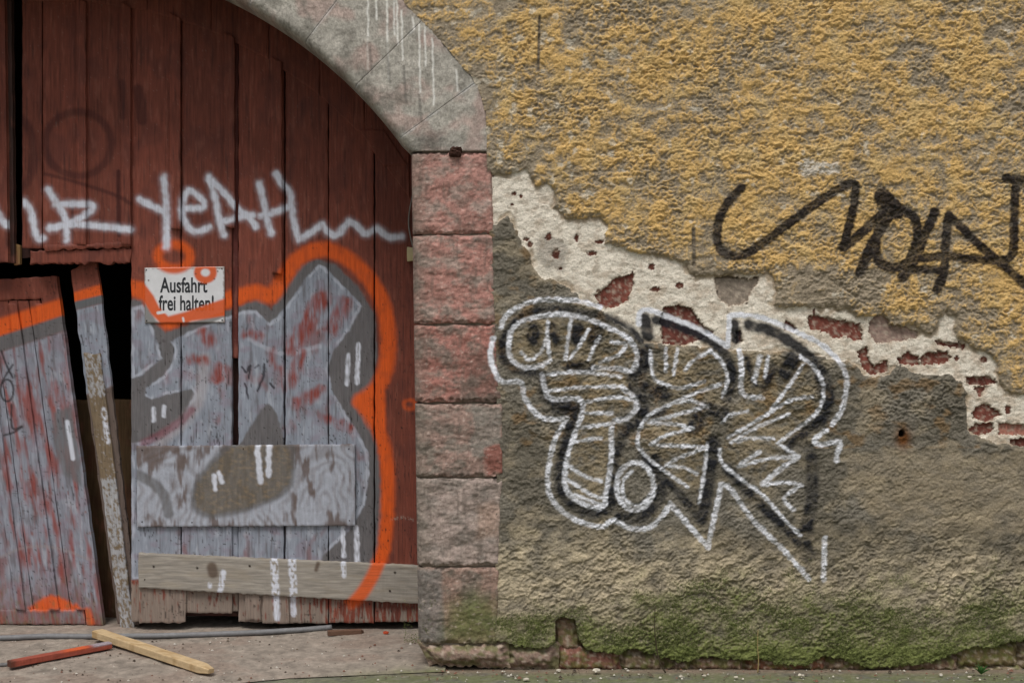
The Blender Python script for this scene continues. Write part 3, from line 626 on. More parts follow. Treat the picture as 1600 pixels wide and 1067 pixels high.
SILVER = [[(214,478),(224,476),(240,515),(254,560),(217,589),(205,592),(205,480)],
 [(266,534),(300,516),(352,496),(378,486),(400,484),(412,497),(421,504),(432,497),(450,474),(478,434),(498,413),(506,416),(530,440),(566,478),(545,517),(519,552),(513,575),(519,610),(539,644),(562,679),(575,706),(577,740),(570,790),(545,830),(505,868),(490,905),(205,905),(205,693),(250,681),(285,652),(304,616),(298,607),(236,624),(226,618),(228,606),(256,586),(270,566),(273,546)]]
GREYCUT = [(372,697),(408,640),(419,630),(432,645),(447,700)]
REDSTR = [([(505,466),(480,505),(456,543)],11), ([(540,474),(519,515)],8), ([(470,552),(462,575),(456,595)],8), ([(499,610),(480,622),(465,630)],7), ([(384,521),(407,526)],5), ([(318,520),(330,534)],9), ([(436,575),(440,605)],5), ([(425,550),(428,570)],5), ([(545,470),(500,520)],4), ([(345,580),(340,590)],10), ([(515,655),(548,668)],6), ([(300,560),(320,562)],6), ([(415,680),(440,668)],4)]
ORANGE = [([(203,450),(228,458),(246,486),(262,502)],13), ([(262,502),(300,486),(350,470),(374,463)],13), ([(370,464),(400,456),(424,462),(440,440),(458,412),(484,394),(510,390),(540,402),(570,428),(593,462),(604,500),(607,545),(601,582),(586,609),(562,627)],12), ([(562,627),(580,654),(596,684),(604,719),(606,765),(603,830),(597,866),(584,896),(566,926),(550,940)],10.5), (ell(272,401,25,19),7.5)]
TICKS = [([(544,555),(542,600)],3.4), ([(560,538),(558,597)],3.6), ([(240,638),(240,657)],3.2), ([(256,635),(256,650)],3.2), ([(536,824),(537,868)],3.4), ([(557,824),(558,884)],4), ([(431,920),(433,965)],5), ([(458,930),(459,960)],4)]
SCRIB = [([(378,573),(384,581),(391,571),(389,590)],1.8), ([(398,574),(404,570)],1.6), ([(413,569),(411,590),(402,610)],2.0), ([(383,600),(388,622)],1.5), ([(423,600),(428,606)],2)]
C_RED = lin(128, 68, 54); C_SIL = lin(143, 149, 162); C_GRY = lin(102, 103, 106); C_ORG = lin(222, 92, 28); C_WHT = lin(222, 226, 240)
def wood_base(a, b, red=C_RED, worn=0.0, seed=0):
    st = fbm(a/2.6, b/70, 500+seed, 4); bl = fbm(a/38, b/60, 501, 3)
    c = np.asarray(red)[None]*(1+.5*st+.35*bl)[:, None]
    c = over(c, lin(84, 46, 42), sstep(.0, .35, bl+.3*st)*.5)
    c = over(c, lin(156, 96, 80), sstep(.12, .45, fbm(a/9, b/46, 502+seed, 3))*.42)
    c = over(c, lin(176, 150, 136), sstep(.68, .8, noise(a/2.4, b/3.5, 505+seed))*.22)
    if worn:
        wv = sstep(.1, .4, fbm(a/4.5, b/32, 503+seed, 4)+worn)
        c = over(c, lin(128, 116, 104)[None]*(1+.5*st)[:, None], wv*.75)
    return c
def cracks(a, b, c, amt=1.0, seed=0):
    k = np.abs(noise(a/7, b/130, 510+seed)+.15*noise(a/3, b/20, 511)); g = sstep(.05, .3, fbm(a/40, b/60, 512+seed, 2)+.05)
    c = over(c, lin(26, 20, 18), (1-sstep(.008, .035, k))*g*.8*amt)
    kn = noise(a/4.2, b/5.5, 513+seed); c = over(c, lin(34, 26, 24), sstep(.66, .76, kn)*.8*amt)
    hz = np.abs(noise(a/60, b/6, 514+seed)); c = over(c, lin(40, 28, 26), (1-sstep(.006, .03, hz))*sstep(.15, .35, noise(a/50, b/40, 515))*.55*amt)
    return c
def silver_coat(a, b, c, m):
    st = fbm(a/3.0, b/40, 520, 3); n1 = fbm(a/24, b/30, 521, 4)
    s = C_SIL[None]*(1+.22*st+.25*n1)[:, None]
    s = over(s, lin(140, 128, 142), sstep(.0, .35, fbm(a/30, b/22, 522, 3)+.02)*.55)
    s = over(s, lin(128, 80, 78), sstep(.2, .5, fbm(a/34, b/60, 523, 3)+.04+.1*fbm(a/3, b/20, 525, 2))*.65)
    s = over(s, lin(88, 82, 84), sstep(.05, .4, fbm(a/6, b/60, 526, 4))*.55)
    s = over(s, lin(186, 190, 202), sstep(.15, .45, fbm(a/10, b/40, 527, 3))*.45)
    return over(c, s, m*np.clip(1-.6*sstep(.34, .5, fbm(a/5, b/16, 524, 3)), 0, 1))
def gate_paint(a, b):
    worn = 0
    c = wood_base(a, b)
    tone = np.array([1, .92, 1.08, .96, 1.1, .9, .8, 1.06, .94, 1.08, .9])[np.searchsorted([34, 66, 134, 204, 283, 362, 372, 445, 513, 585], a)]; c = c*tone[:, None]
    c = over(c, lin(70, 40, 36), sstep(.15, .45, fbm(a/3.2, b/90, 506, 3)+.1*fbm(a/60, b/60, 507, 2))*.6)
    wv = sstep(.12, .42, fbm(a/4.5, b/32, 503, 4)+np.interp(b, [420, 700, 900, 915, 980], [-.35, -.12, .0, .45, .7])-.45*sstep(440, 560, a))
    c = over(c, lin(140, 130, 120)[None]*(1+.4*fbm(a/2.4, b/40, 504, 3))[:, None], wv*.85)
    rg = np.maximum(stroke(a, b, ell(122,225,52,50), 6, 4), np.maximum(stroke(a, b, ell(12,240,42,62,10,-80,70), 7, 5), stroke(a, b, [(70,272),(110,282),(180,305),(203,318)], 3, 2)))
    rg = np.maximum(rg, np.maximum(stroke(a, b, [(190,130),(192,182)], 6, 3), stroke(a, b, [(216,140),(222,188)], 8, 3)))
    c = over(c, lin(66, 28, 26), rg*.6)
    c = over(c, lin(64, 20, 18), stroke(a, b, [(185,268),(185,300),(186,368)], 3, 1.5)*.8)
    jx = a+1.5*noise(a/9, b/9, 530); jy = b+1.5*noise(a/9, b/9, 531)
    gm = poly(jx, jy, GREY_BASE, 3)
    c = over(c, C_GRY[None]*(1+.3*fbm(a/4, b/30, 532, 3))[:, None], gm*.93)
    sm = np.zeros(a.shape)
    for p in SILVER: sm = np.maximum(sm, poly(jx, jy, p, 1.6))
    sm = sm*(1-poly(jx, jy, GREYCUT, 2))
    c = silver_coat(a, b, c, sm)
    rim = np.minimum(np.abs(sdf_poly(jx, jy, SILVER[0], 12)+2.5), np.abs(sdf_poly(jx, jy, SILVER[1], 12)+2.5))
    c = over(c, lin(192, 196, 210), (1-sstep(1.2, 3.4, rim))*sm*sstep(-.2, .2, noise(a/30, b/30, 539)+.1)*.55)
    m = stroke(jx, jy, [(390,530),(440,552),(500,541)], 3.5, 2); c = over(c, lin(186, 190, 204), m*.5)
    m = stroke(jx, jy, [(320,560),(312,620),(290,655),(250,690)], 9, 6); c = over(c, lin(176, 168, 172), m*.5)
    m = stroke(jx, jy, [(300,640),(275,664),(225,692)], 6, 4); c = over(c, lin(122, 66, 78), m*.7)
    m = np.zeros(a.shape)
    for p, r in REDSTR: m = np.maximum(m, stroke(a+4*noise(a/12, b/20, 533), b+6*noise(a/12, b/20, 534), p, r*1.2, 6))
    c = over(c, lin(138, 58, 46), m*sm*sstep(-.75, .45, fbm(a/12, b/40, 535, 3)+.6*fbm(a/2.5, b/25, 538, 2))*.95)
    m = np.zeros(a.shape)
    for p, r in ORANGE: m = np.maximum(m, stroke(jx, jy, p, r, 5.5)*np.clip(1+.25*noise(a/14, b/14, 540), .7, 1))
    m = np.maximum(m, poly(jx, jy, [(554,627),(600,590),(604,680)], 4))
    m = np.maximum(m, stroke(jx, jy, ell(640,632,9,7), 3, 3)*.6)
    c = over(c, C_ORG[None]*(1+.15*fbm(a/4, b/30, 536, 2))[:, None], m*.96)
    m = np.zeros(a.shape)
    for p in WHITE_TAG: m = np.maximum(m, np.maximum(stroke(jx, jy, p, 5.2*1, 3.6), .3*stroke(jx, jy, p, 7, 6))*np.clip(.95+.35*noise(a/11, b/11, 541), .6, 1))
    c = over(c, C_WHT, np.clip(m*1.05, 0, .95))
    m = np.zeros(a.shape)
    for p, r in TICKS: m = np.maximum(m, stroke(jx, jy, p, r, 1.4))
    c = over(c, C_WHT, m*np.clip(.8+.6*noise(a/3, b/12, 542), .2, .92))
    m = np.zeros(a.shape)
    for p, r in SCRIB: m = np.maximum(m, stroke(jx, jy, p, r, .9))
    c = over(c, lin(40, 36, 44), m*.85)
    c = over(c, lin(160, 150, 140), stroke(a, b, [(612,812),(628,808),(645,812)], 2, 2)*sstep(-.1, .3, noise(a/3, b/3, 537))*.6)
    return cracks(a, b, c, np.interp(b, [300, 480, 600], [.25, .7, 1.0]))

# ------------------------------------------------------------------ right gate leaf
def parch(px, off=0):
    k = D/(D+GD); cx = 800+(AC[0]-800)*k; cy = 533.5+(AC[1]-533.5)*k; R = RI*k+off
    return cy-math.sqrt(max(0, R*R-(px-cx)**2))
gate = thing('gate_leaf', (PX(420, GD), GD, .07), 'dark red plank gate leaf with orange and silver graffiti and white scrawl', 'gate', 'gate leaves in the archway')
def gp(name, quad, d=GD, t=.028, paint=gate_paint, m=M_WOOD, **kw): return plank(name, gate, quad, d, t, paint, m, **kw)
BK = lambda a, b: wood_base(a, b, lin(62, 36, 32), 0, 9)
plank('backing_board', gate, [(206,300),(690,300),(690,962),(206,962)], GD+.035, .012, BK, M_WOOD, res=8, label='dark boards behind the planks')
plank('backing_board', gate, [(34,parch(60,44)),(690,160),(690,310),(34,404)], GD+.035, .012, BK, M_WOOD, res=8)
up_x = [34, 66, 134, 204]
for i in range(3):
    a, b = up_x[i]+.9, up_x[i+1]-1.1
    gp('plank', [(a, parch(a, 38)), (b, parch(b, 38)), (b, 388), (a, 388)], seed=i)
lo_x = [(205, 281.6), (284.2, 362), (372.5, 442.8), (446.2, 512.2), (514, 583.6), (586.2, 690)]
bots = [972, 958, 972, 974, 973, 972]
for i, (a, b) in enumerate(lo_x):
    tb = parch(b, 38) if b < 660 else 300
    gp('plank', [(a, parch(a, 38)), (b, tb), (b, bots[i]), (a, bots[i]-1)], seed=i+4, wob=.8)
gp('plank', [(362.5, 800), (372, 800), (372, 955), (362.5, 955)], d=GD+.012, seed=21, label='narrow plank sunk between its neighbours')
gp('plank', [(361.5, 20), (372, 28), (372, 560), (361.5, 560)], d=GD+.012, seed=22, paint=lambda a, b: wood_base(a, b, lin(96, 44, 38)))
for i, (a, b, y1) in enumerate([(118, 133.5, 383), (188, 203.5, 383), (264, 281, 560 if 0 else 358), (349, 366, 356), (423, 440, 428)]):
    tp = parch(a, -28); gp('batten', [(a, tp), (b, tp+(b-a)*.5), (b, y1), (a+1, y1-2)], d=GD-.0285, t=.020, seed=30+i)
# arched top rail over the plank ends, in straight pieces
pts = [34, 130, 230, 330, 420, 500, 570, 640]
for i in range(len(pts)-1):
    a, b = pts[i]+.5, pts[i+1]-.5
    gp('top_rail', [(a, parch(a, 40)), (b, parch(b, 40) if b < 655 else 250), (b, parch(b, -34)), (a, parch(a, -34))], d=GD-.029, t=.006, seed=40+i)
gp('corner_block', [(560, 202), (601, 203), (637, 258), (598, 260)], d=GD-.029, t=.010, seed=48)
# rail and ledge over the broken wicket
gp('lower_rail', [(48, 392), (205, 388), (204, 411), (48, 413)], d=GD-.002, t=.03, seed=50, wob=2.5)
gp('ledge', [(68, 384), (203, 378), (204, 386), (70, 391)], d=GD-.028, t=.014, seed=51, wob=1.5)
# patches
def ply_paint(a, b):
    wr = fbm(a/70, b/55, 540, 2); r = np.minimum(np.hypot((a-283)/.8, (b-790)/1.6), np.hypot((a-508)/.8, (b-782)/1.6))
    g = np.sin(r/2.6+16*wr+a/30)*.5+.5; fine = fbm(a/4, b/30, 545, 3)
    c = np.tile(lin(168, 172, 184), (a.size, 1))
    c = over(c, lin(96, 78, 66), np.clip(g*1.3-.25, 0, 1)*.34*sstep(-.35, .25, wr+fine*.5+.1))
    c = over(c, lin(92, 72, 60), sstep(.0, .3, fbm(a/22, b/55, 541, 3)+fine*.3+np.interp(b, [695, 745], [.16, -.06]))*.78)
    ov = [(302,776),(308,752),(332,722),(368,693),(449,693),(458,725),(455,755),(434,776),(380,797),(329,806),(305,794)]
    n = fbm(a/10, b/5, 542, 3); jx, jy = a+2*noise(a/9, b/9, 543), b
    c = over(c, over(np.tile(lin(104, 96, 86), (a.size, 1)), lin(128, 112, 92), sstep(-.05, .4, n)), poly(jx, jy, ov, 4)*.9)
    c = over(c, lin(96, 94, 94), np.maximum(stroke(jx, jy, ov+[ov[0]], 4, 4), stroke(jx, jy, [(208,738),(239,755),(257,776),(263,802)], 8, 3))*.7)
    for p, r_ in (([(402,697),(407,752)],4.6), ([(420,694),(420,742)],4.6), ([(335,743),(336,764)],3.6), ([(342,738),(347,753)],3.4)): c = over(c, C_WHT, stroke(jx, jy, p, r_, 1.6)*.85)
    c = c*(1+.25*fbm(a/3, b/40, 544, 3))[:, None]
    return c
pb1 = gp('patch_board', [(213, 697), (554, 694), (555, 821), (214, 823)], d=GD-.0285, t=.014, paint=ply_paint, m=M_BEAM, seed=60, label='stained plywood patch with grey oval paint', bev=1.5)
def low_paint(a, b):
    v = b-(863+(a-216)*.046); wr = fbm(a/90, v/14, 550, 3)
    c = lin(158, 151, 142)[None]*(1+.35*fbm(a/45, v/2.2, 551, 4)+.3*wr)[:, None]
    c = over(c, lin(96, 92, 88), (np.sin(v/2.2+9*wr+3*np.sin(a/45))*.5+.5)*.4*sstep(-.1, .3, wr+.1))
    c = over(c, lin(148, 136, 118), sstep(.0, .35, fbm(a/50, v/12, 552, 2))*.35)
    c = over(c, lin(84, 66, 54), np.maximum(stroke(a, b, [(331,886),(333,895)], 8, 3), stroke(a, b, [(497,880),(494,890)], 3, 2))*.8)
    for p, r_ in (([(428,872),(431,930)],6), ([(456,874),(459,934)],6), ([(349,894),(344,924)],4.5), ([(328,912),(328,916)],3), ([(536,874),(537,899)],4)): c = over(c, C_WHT, stroke(a, b, p, r_, 1.5)*sstep(-.4, .0, noise(a/4, b/7, 553))*.8)
    c = over(c, C_ORG, stroke(a, b, [(597,866),(584,896),(566,926),(548,946)], 10, 4)*.9)
    for (x_, y_) in ((390,884),(617,894),(609,923),(240,885),(308,887)): c = over(c, lin(30, 26, 24), sstep(2.4, 1.2, np.hypot(a-x_, b-y_)))
    return c
pb2 = gp('patch_board', [(216, 864), (668, 884), (668, 944), (216, 918)], d=GD-.0285, t=.022, paint=low_paint, m=M_BAREH, seed=61, label='grey weathered board nailed low across the planks', bev=1.5)
def nail(board, px_, py_, d_):
    o = lump('nail', (float(PX(px_, d_)), d_, float(PZ(py_, d_))), (.0032, .0016, .0032), lin(58, 44, 38), M_RUST, gate, int(px_), 1)
    o.parent = board; return o
for q in ((222, 703), (545, 701), (222, 815), (546, 813), (380, 701), (300, 816)): nail(pb1, q[0], q[1], GD-.0435)
for q in ((240, 885), (308, 887), (390, 884), (617, 894), (609, 923), (226, 905)): nail(pb2, q[0], q[1], GD-.0515)
for (a, b, y0, y1, s_) in ((217, 290, 915, 973, 1), (383, 407, 920, 969, 2), (410, 451, 922, 974, 3)):
    gp('plank_end', [(a, y0), (b, y0), (b, y1), (a, y1-1)], d=GD-.029, t=.009, seed=70+s_, wob=1.4)

# ------------------------------------------------------------------ left gate leaf (mostly out of the picture)
gl = thing('gate_leaf', (PX(-300, GD), GD, .07), 'dark red left gate leaf edge at the left picture edge, broken off halfway', 'gate', 'gate leaves in the archway')
for i, (a, b) in enumerate([(-620, -520), (-518, -400), (-398, -290), (-288, -180), (-178, -78), (-76, 12)]):
    ta, tb = (parch(q, 38) if q > -620 else 250 for q in (a, b))
    plank('plank', gl, [(a, ta), (b-(6 if i == 5 else 0), tb), (b, 410), (a, 410)], GD-.01, .03, gate_paint, M_WOOD, res=1.7 if i == 5 else 8, seed=80+i)
plank('stile', gl, [(4, parch(4, 12)), (17, parch(10, 12)), (22, 411), (13, 411)], GD+.02, .03, lambda a, b: wood_base(a, b, lin(70, 48, 42)), M_WOOD, seed=88)
plank('broken_wood', gl, [(23, 381), (31, 383), (31, 413), (22, 414)], GD+.03, .02, lambda a, b: wood_base(a, b, lin(150, 118, 78)), M_BARE, seed=89)

# ------------------------------------------------------------------ broken wicket panel, loose post, plywood behind
pan = thing('broken_door_panel', (PX(80, .57), .57, .05), 'broken door panel with silver and orange paint leaning left of the loose post', 'door panel')
def panel_paint(a, b):
    ca = a-(b-432)*.135
    c = wood_base(ca, b, C_RED, 0, 5)
    c = over(c, lin(118, 108, 98), sstep(.1, .4, fbm(ca/4.5, b/32, 560, 4)+np.interp(b, [440, 800, 960], [-.4, -.1, .2]))*.7)
    yb = 512-.33*a
    sm = sstep(-3, 3, b-(yb+38))*sstep(1010, 880, b+60*fbm(ca/14, b/40, 563, 2))
    c = silver_coat(ca, b, c, sm*.92)
    red = sstep(-.02, .45, fbm(ca/13, b/75, 561, 3)+.12*fbm(ca/3, b/30, 565, 2)+.16*np.exp(-((b-640)/70)**2)+.05*np.exp(-((b-740)/40)**2))
    c = over(c, lin(140, 62, 50), red*sm*.8)
    c = over(c, C_GRY, (sstep(-3, 3, b-(yb+12))*(1-sstep(-3, 3, b-(yb+38))))*.92)
    c = over(c, C_ORG, sstep(-5, 4, b-(yb-14))*(1-sstep(-3, 3, b-(yb+13)))*.95)
    gz_ = poly(a, b, [(84,645),(112,634),(125,720),(128,760),(98,740),(84,690)], 4); c = over(c, C_GRY, gz_*.75)
    c = over(c, C_WHT, stroke(a, b, [(105,659),(110,690),(114,716)], 3.4, 1.5)*.85)
    c = over(c, C_ORG, poly(a, b+4*noise(a/7, b*0, 562), [(44,950),(70,930),(95,932),(128,948),(122,952),(48,954)], 4)*.9)
    c = over(c, C_ORG, stroke(a, b, [(136,955),(141,972)], 6, 4)*.8)
    for p in ([(2,548),(10,570),(20,590)], [(20,570),(8,588),(2,600)], ell(11,610,10,17), [(18,632),(19,668),(34,666)], [(6,680),(22,675),(34,667)]): c = over(c, lin(44, 40, 44), stroke(a, b, p, 1.6, 1)*.85)
    c = over(c, lin(150, 140, 140), stroke(a, b, [(0,870),(40,855),(90,856),(150,878)], 2, 1.5)*.5)
    c = over(c, lin(110, 104, 70), sstep(.1, .35, fbm(ca/10, b/18, 564, 3))*sstep(880, 940, b)*.4)
    return cracks(ca, b, c, .8, 3)
def pn(name, quad, t=.02, d=.57, **kw): return plank(name, pan, quad, d, t, panel_paint, M_WOOD, **kw)
def sl(x_, y_): return x_+(y_-432)*.135
seams = [-150, -100, -45, -18, 8, 22, 40, 58]
for i in range(len(seams)-1):
    a, b = seams[i]+.6, seams[i+1]-.6
    pn('plank', [(sl(a, 468), 469), (sl(b, 468), 469), (sl(b, 955), 956), (sl(a, 955), 956)], d=.575, seed=90+i)
pn('top_rail', [(-170, 448), (87, 431), (91, 466), (-168, 474)], d=.574, t=.026, seed=100)
pn('stile', [(60, 434), (88, 431), (sl(88, 976), 977), (sl(62, 976), 977)], d=.576, t=.034, seed=101)
for i, x_ in enumerate((-98, -46, 6, 48)):
    pn('batten', [(sl(x_, 475), 474), (sl(x_+14, 475), 474), (sl(x_+15, 953), 953), (sl(x_, 953), 953)], d=.555, t=.012, seed=102+i)
pn('bottom_rail', [(-140, 952), (131, 952), (133, 975), (-138, 975)], d=.574, t=.021, seed=107)
post = thing('loose_post', (PX(198, .53), .52, .05), 'narrow split timber leaning in the gap beside the broken door panel', 'timber')
def post_paint(a, b):
    ca = a-(b-400)*.125; c = wood_base(ca, b, C_RED, 0, 7)
    sm = sstep(-2, 3, b-(486-.25*(a-110)))*(1-sstep(-3, 3, b-(612-.3*(a-150)))); c = silver_coat(ca, b, c, sm)
    c = over(c, C_GRY, sstep(-2, 2, b-(472-.25*(a-110)))*(1-sstep(-2, 2, b-(486-.25*(a-110)))))
    c = over(c, C_ORG, sstep(-4, 3, b-(459-.3*(a-110)))*(1-sstep(-2, 2, b-(473-.25*(a-110))))*.95)
    c = over(c, lin(98, 92, 86)[None]*(1+.4*fbm(ca/3, b/40, 570, 3))[:, None], sstep(-3, 3, b-(612-.3*(a-150)))*.85)
    return cracks(ca, b, c, 1, 4)
def strip_paint(a, b):
    ca = a-(b-550)*.13; n = fbm(ca/5, b/9, 571, 4)
    c = lin(120, 104, 84)[None]*(1+.4*fbm(ca/3, b/40, 572, 3))[:, None]
    pm = np.interp(b, [550, 615, 625, 740, 750, 850, 985], [-.02, .1, -.32, -.25, .2, .12, .05])
    n = n*.7+.5*fbm(ca/2.6, b/5, 573, 3); c = over(c, lin(172, 174, 180)[None]*(1+.3*fbm(ca/4, b/25, 574, 3))[:, None], sstep(-.12, .22, n+pm)*.8)
    c = over(c, C_WHT, stroke(a, b, [(162,640),(168,690)], 4, 2)*sstep(-.2, .1, n)*.8)
    return cracks(ca, b, c, .7, 5)
plank('board', post, [(110, 425), (150, 397), (217, 977), (184, 974)], .535, .022, post_paint, M_WOOD, seed=110, wob=1.5)
plank('strip', post, [(130, 552), (156, 552), (209, 980), (189, 984)], .5125, .014, strip_paint, M_BARE, seed=111, wob=1.2, label='strip with flaking pale paint')
mk_p = lambda a, b: wood_base(a, b, lin(104, 82, 58), 0, 8)
pl = thing('plywood_sheet', (PX(150, .72), .72, .05), 'brown plywood sheet standing in the dark behind the gap', 'board')
plank('sheet', pl, [(-160, 628), (228, 624), (228, 969), (-160, 969)], .73, .015, mk_p, M_BARE, res=4, seed=112)

# ------------------------------------------------------------------ sign on the gate
SD = GD-.032
sg = thing('warning_sign', (PX(288, SD), SD, PZ(505, SD)), 'white enamel sign reading Ausfahrt frei halten, partly sprayed orange', 'sign')
def sign_orange(a, b):
    m = np.maximum(stroke(a, b, ell(321,426,12.5,11.5), 5.5, 2.2), stroke(a, b, ell(272,401,25,19), 8, 4))
    m = np.maximum(m, poly(a, b, [(215,440),(228,446),(240,462),(250,482),(263,494),(290,487),(352,466),(360,470),(360,492),(300,502),(270,512),(250,505),(236,490),(224,470),(215,462)], 2.5))
    return m
def sign_paint(a, b):
    c = np.tile(lin(226, 226, 230), (a.size, 1))*(1+.06*fbm(a/20, b/20, 580, 3))[:, None]
    e = np.minimum(np.minimum(a-226, 350-a), np.minimum(b-419, 504-b)); c = over(c, lin(120, 92, 76), (1-sstep(0, 2.2, e+1.2*noise(a/4, b/4, 581)))*.7)
    lo = poly(a, b, [(222,462),(236,486),(248,508),(222,508)], 3); c = over(c, lin(118, 116, 114), lo*.85)
    c = over(c, lin(118, 116, 114), poly(a, b, [(300,510),(300,503),(354,486),(354,494),(318,510)], 2)*.85)
    c = over(c, C_ORG, sign_orange(a, b)*.96)
    for p, r_ in (([(247,489),(257,487)],2.4), ([(286,497),(287,502)],1.6)): c = over(c, lin(225, 225, 228), stroke(a, b, p, r_, .8))
    for (x_, y_) in ((306,428),(335,436),(340,424),(232,438)): c = over(c, lin(90, 60, 44), sstep(1.6, .8, np.hypot(a-x_, b-y_)))
    return c
plank('plate', sg, [(225.5, 418.5), (350.5, 416.5), (351, 504), (226, 505)], SD, .003, sign_paint, M_METAL, res=1.2, bev=1, wob=.15, rough=.0002, seed=120)
def sign_text(txt, px0, px1, base, cap):
    """one printed line, flattened to a mesh, its ink hidden where the orange spray covers it"""
    cu = bpy.data.curves.new('lettering', 'FONT'); cu.body = txt; cu.size = 1; cu.resolution_u = 6; cu.offset = .02
    ob = bpy.data.objects.new('tmp', cu); COL.objects.link(ob)
    dg = bpy.context.evaluated_depsgraph_get(); me = bpy.data.meshes.new_from_object(ob.evaluated_get(dg))
    bpy.data.objects.remove(ob)
    bm = bmesh.new(); bm.from_mesh(me); bmesh.ops.triangulate(bm, faces=bm.faces[:])
    xs_ = [v.co.x for v in bm.verts]; x0_, x1_ = min(xs_), max(xs_); capu = .69
    for k in range(1, 60):
        bmesh.ops.bisect_plane(bm, geom=bm.verts[:]+bm.edges[:]+bm.faces[:], plane_co=(x0_+(x1_-x0_)*k/60, 0, 0), plane_no=(1, 0, 0))
    for k in range(0, 16):
        bmesh.ops.bisect_plane(bm, geom=bm.verts[:]+bm.edges[:]+bm.faces[:], plane_co=(0, -.1+k*.055, 0), plane_no=(0, 1, 0))
    V = np.array([v.co[:] for v in bm.verts]); F = [[v.index for v in f.verts] for f in bm.faces]; bm.free()
    a = px0+(V[:, 0]-x0_)/(x1_-x0_)*(px1-px0); b = base-V[:, 1]/capu*cap
    c = over(np.tile(lin(44, 46, 52), (len(a), 1)), C_ORG, sign_orange(a, b)*.97)
    f_ = SD-.0036
    mk('lettering', np.stack([PX(a, f_), np.full(len(a), f_), PZ(b, f_)], 1), F, c, M_METAL, sg, smooth=False)
sign_text('Ausfahrt', 250, 324, 456.5, 22.5)
sign_text('frei halten!', 248, 334, 484.5, 22.5)
for (x_, y_) in ((229, 422), (347, 420), (347.5, 500), (229.5, 501)):
    lump('screw', (PX(x_, SD), SD-.004, PZ(y_, SD)), (.0035, .002, .0035), lin(60, 56, 54), M_RUST, sg, int(x_), 1)
jb = thing('junction_box', (PX(641, .47), .47, PZ(408, .47)), 'small beige electric box on the gate edge beside the jamb', 'electric box')
plank('box', jb, [(636, 386), (652, 386), (652, 408), (636, 408)], GD-.03, .03, lin(196, 182, 138), M_METAL, res=3, seed=125)
tube('cable', [(PX(646, .46), .46, PZ(300, .46)), (PX(640, .46), .455, PZ(330, .46)), (PX(639, .46), .455, PZ(355, .46)), (PX(645, .46), .46, PZ(386, .46))], .003, lin(150, 146, 140), M_RUBBER, jb)

# ------------------------------------------------------------------ things lying on the apron
def on(px, py, up=0.0):
    """point on the apron seen at a photo pixel"""
    lo_, hi_ = -.6, 1.0
    for _ in range(40):
        y_ = (lo_+hi_)/2; z_ = float(apron_z(np.array(PX(px, y_)), np.array(y_)))
        pyy = 533.5+(ZC-z_)/((D+y_)*S)*D
        if pyy > py: lo_ = y_
        else: hi_ = y_
    return np.array([float(PX(px, y_)), y_, z_+up])
def newwood(U):
    c = lin(188, 164, 128)[None]*(1+.25*fbm(U[:, 0]*6, U[:, 1]*3+U[:, 2]*5, 590, 3))[:, None]
    return over(c, lin(150, 116, 70), sstep(.15, .4, noise(U[:, 0]*14, U[:, 1]*2, 591))*.5)
beam('wood_batten', on(152, 1001, .032), on(330, 1057, .022), .05, .03, newwood, M_BEAM, n=50, seed=3, taper=.45, label='fresh yellow wooden batten lying across the grey hose', cat='batten')
def redwood(U):
    c = np.tile(lin(150, 74, 58), (len(U), 1))*(1+.3*fbm(U[:, 0]*9, U[:, 1]*2+U[:, 2]*3, 592, 3))[:, None]
    c = over(c, lin(206, 92, 44), sstep(.45, .6, U[:, 0])*(1-sstep(.72, .8, U[:, 0]))*(U[:, 2] > .3)*.8)
    c = over(c, lin(150, 150, 160), sstep(.78, .84, U[:, 0])*(U[:, 2] > .3)*.8)
    return over(c, lin(64, 46, 36), (1-sstep(.0, .08, U[:, 0]))*.8)
beam('painted_batten', on(14, 1046, .022), on(172, 1014, .018), .036, .024, redwood, M_WOOD, n=40, seed=4, label='broken red painted batten with its end under the yellow batten', cat='batten')
tube('hose', [on(-120, 1004, .012), on(0, 1001, .012), on(70, 998, .012), on(150, 998, .011), on(260, 997, .012), on(380, 993, .012), on(470, 988, .012), on(518, 984, .012)], .0115, lin(116, 116, 118), M_RUBBER, n=8, seg=10, label='long grey hose lying along the foot of the gate', cat='hose')
tube('cable', [on(-60, 1046, .006), on(0, 1041, .006), on(40, 1037, .006), on(90, 1028, .006), on(135, 1018, .006), on(180, 1010, .006)], .008, lin(104, 102, 102), M_RUBBER, n=8, label='short grey cable curving under the red painted batten', cat='cable')
beam('wood_splinter', on(512, 993, .012), on(568, 989, .008), .026, .02, lambda U: np.tile(lin(104, 78, 64), (len(U), 1)), M_BEAM, n=14, seed=6, taper=.6, label='small brown broken wood splinter at the end of the hose', cat='wood piece')
lump('leaf', on(603, 991, .008), (.012, .008, .008), lin(168, 66, 36), M_LEAF, None, 8, 2, label='small red orange dry leaf on the apron near the jamb', cat='leaf')
R = random.Random(4)
def wallfoot(px, py):
    y_ = ZC/((py-533.5)*S/D)-D; return np.array([float(PX(px, y_)), y_, .004])
ORD = ['first', 'second', 'third', 'fourth', 'fifth', 'sixth', 'seventh', 'eighth', 'ninth', 'tenth', 'eleventh', 'twelfth', 'thirteenth', 'last']
for i, (x_, y_, r_) in enumerate([(700,1052,.007),(785,1051,.008),(822,1064,.016),(873,1050,.013),(932,1051,.020),(978,1047,.008),(998,1055,.006),(1064,1059,.011),(1100,1058,.011),(1150,1060,.010),(1252,1058,.017),(1340,1061,.007),(1470,1056,.010),(1515,1060,.012)]):
    lump('plaster_chip', wallfoot(x_, y_)+np.array([0, 0, r_*.3]), (r_*.75, r_*.6, r_*.35), lin(190, 182, 168), M_STONE, None, 20+i, 2, label='whitish plaster chip at the foot of the wall, %s from the left' % ORD[i], cat='plaster chip', group='plaster chips below the wall')
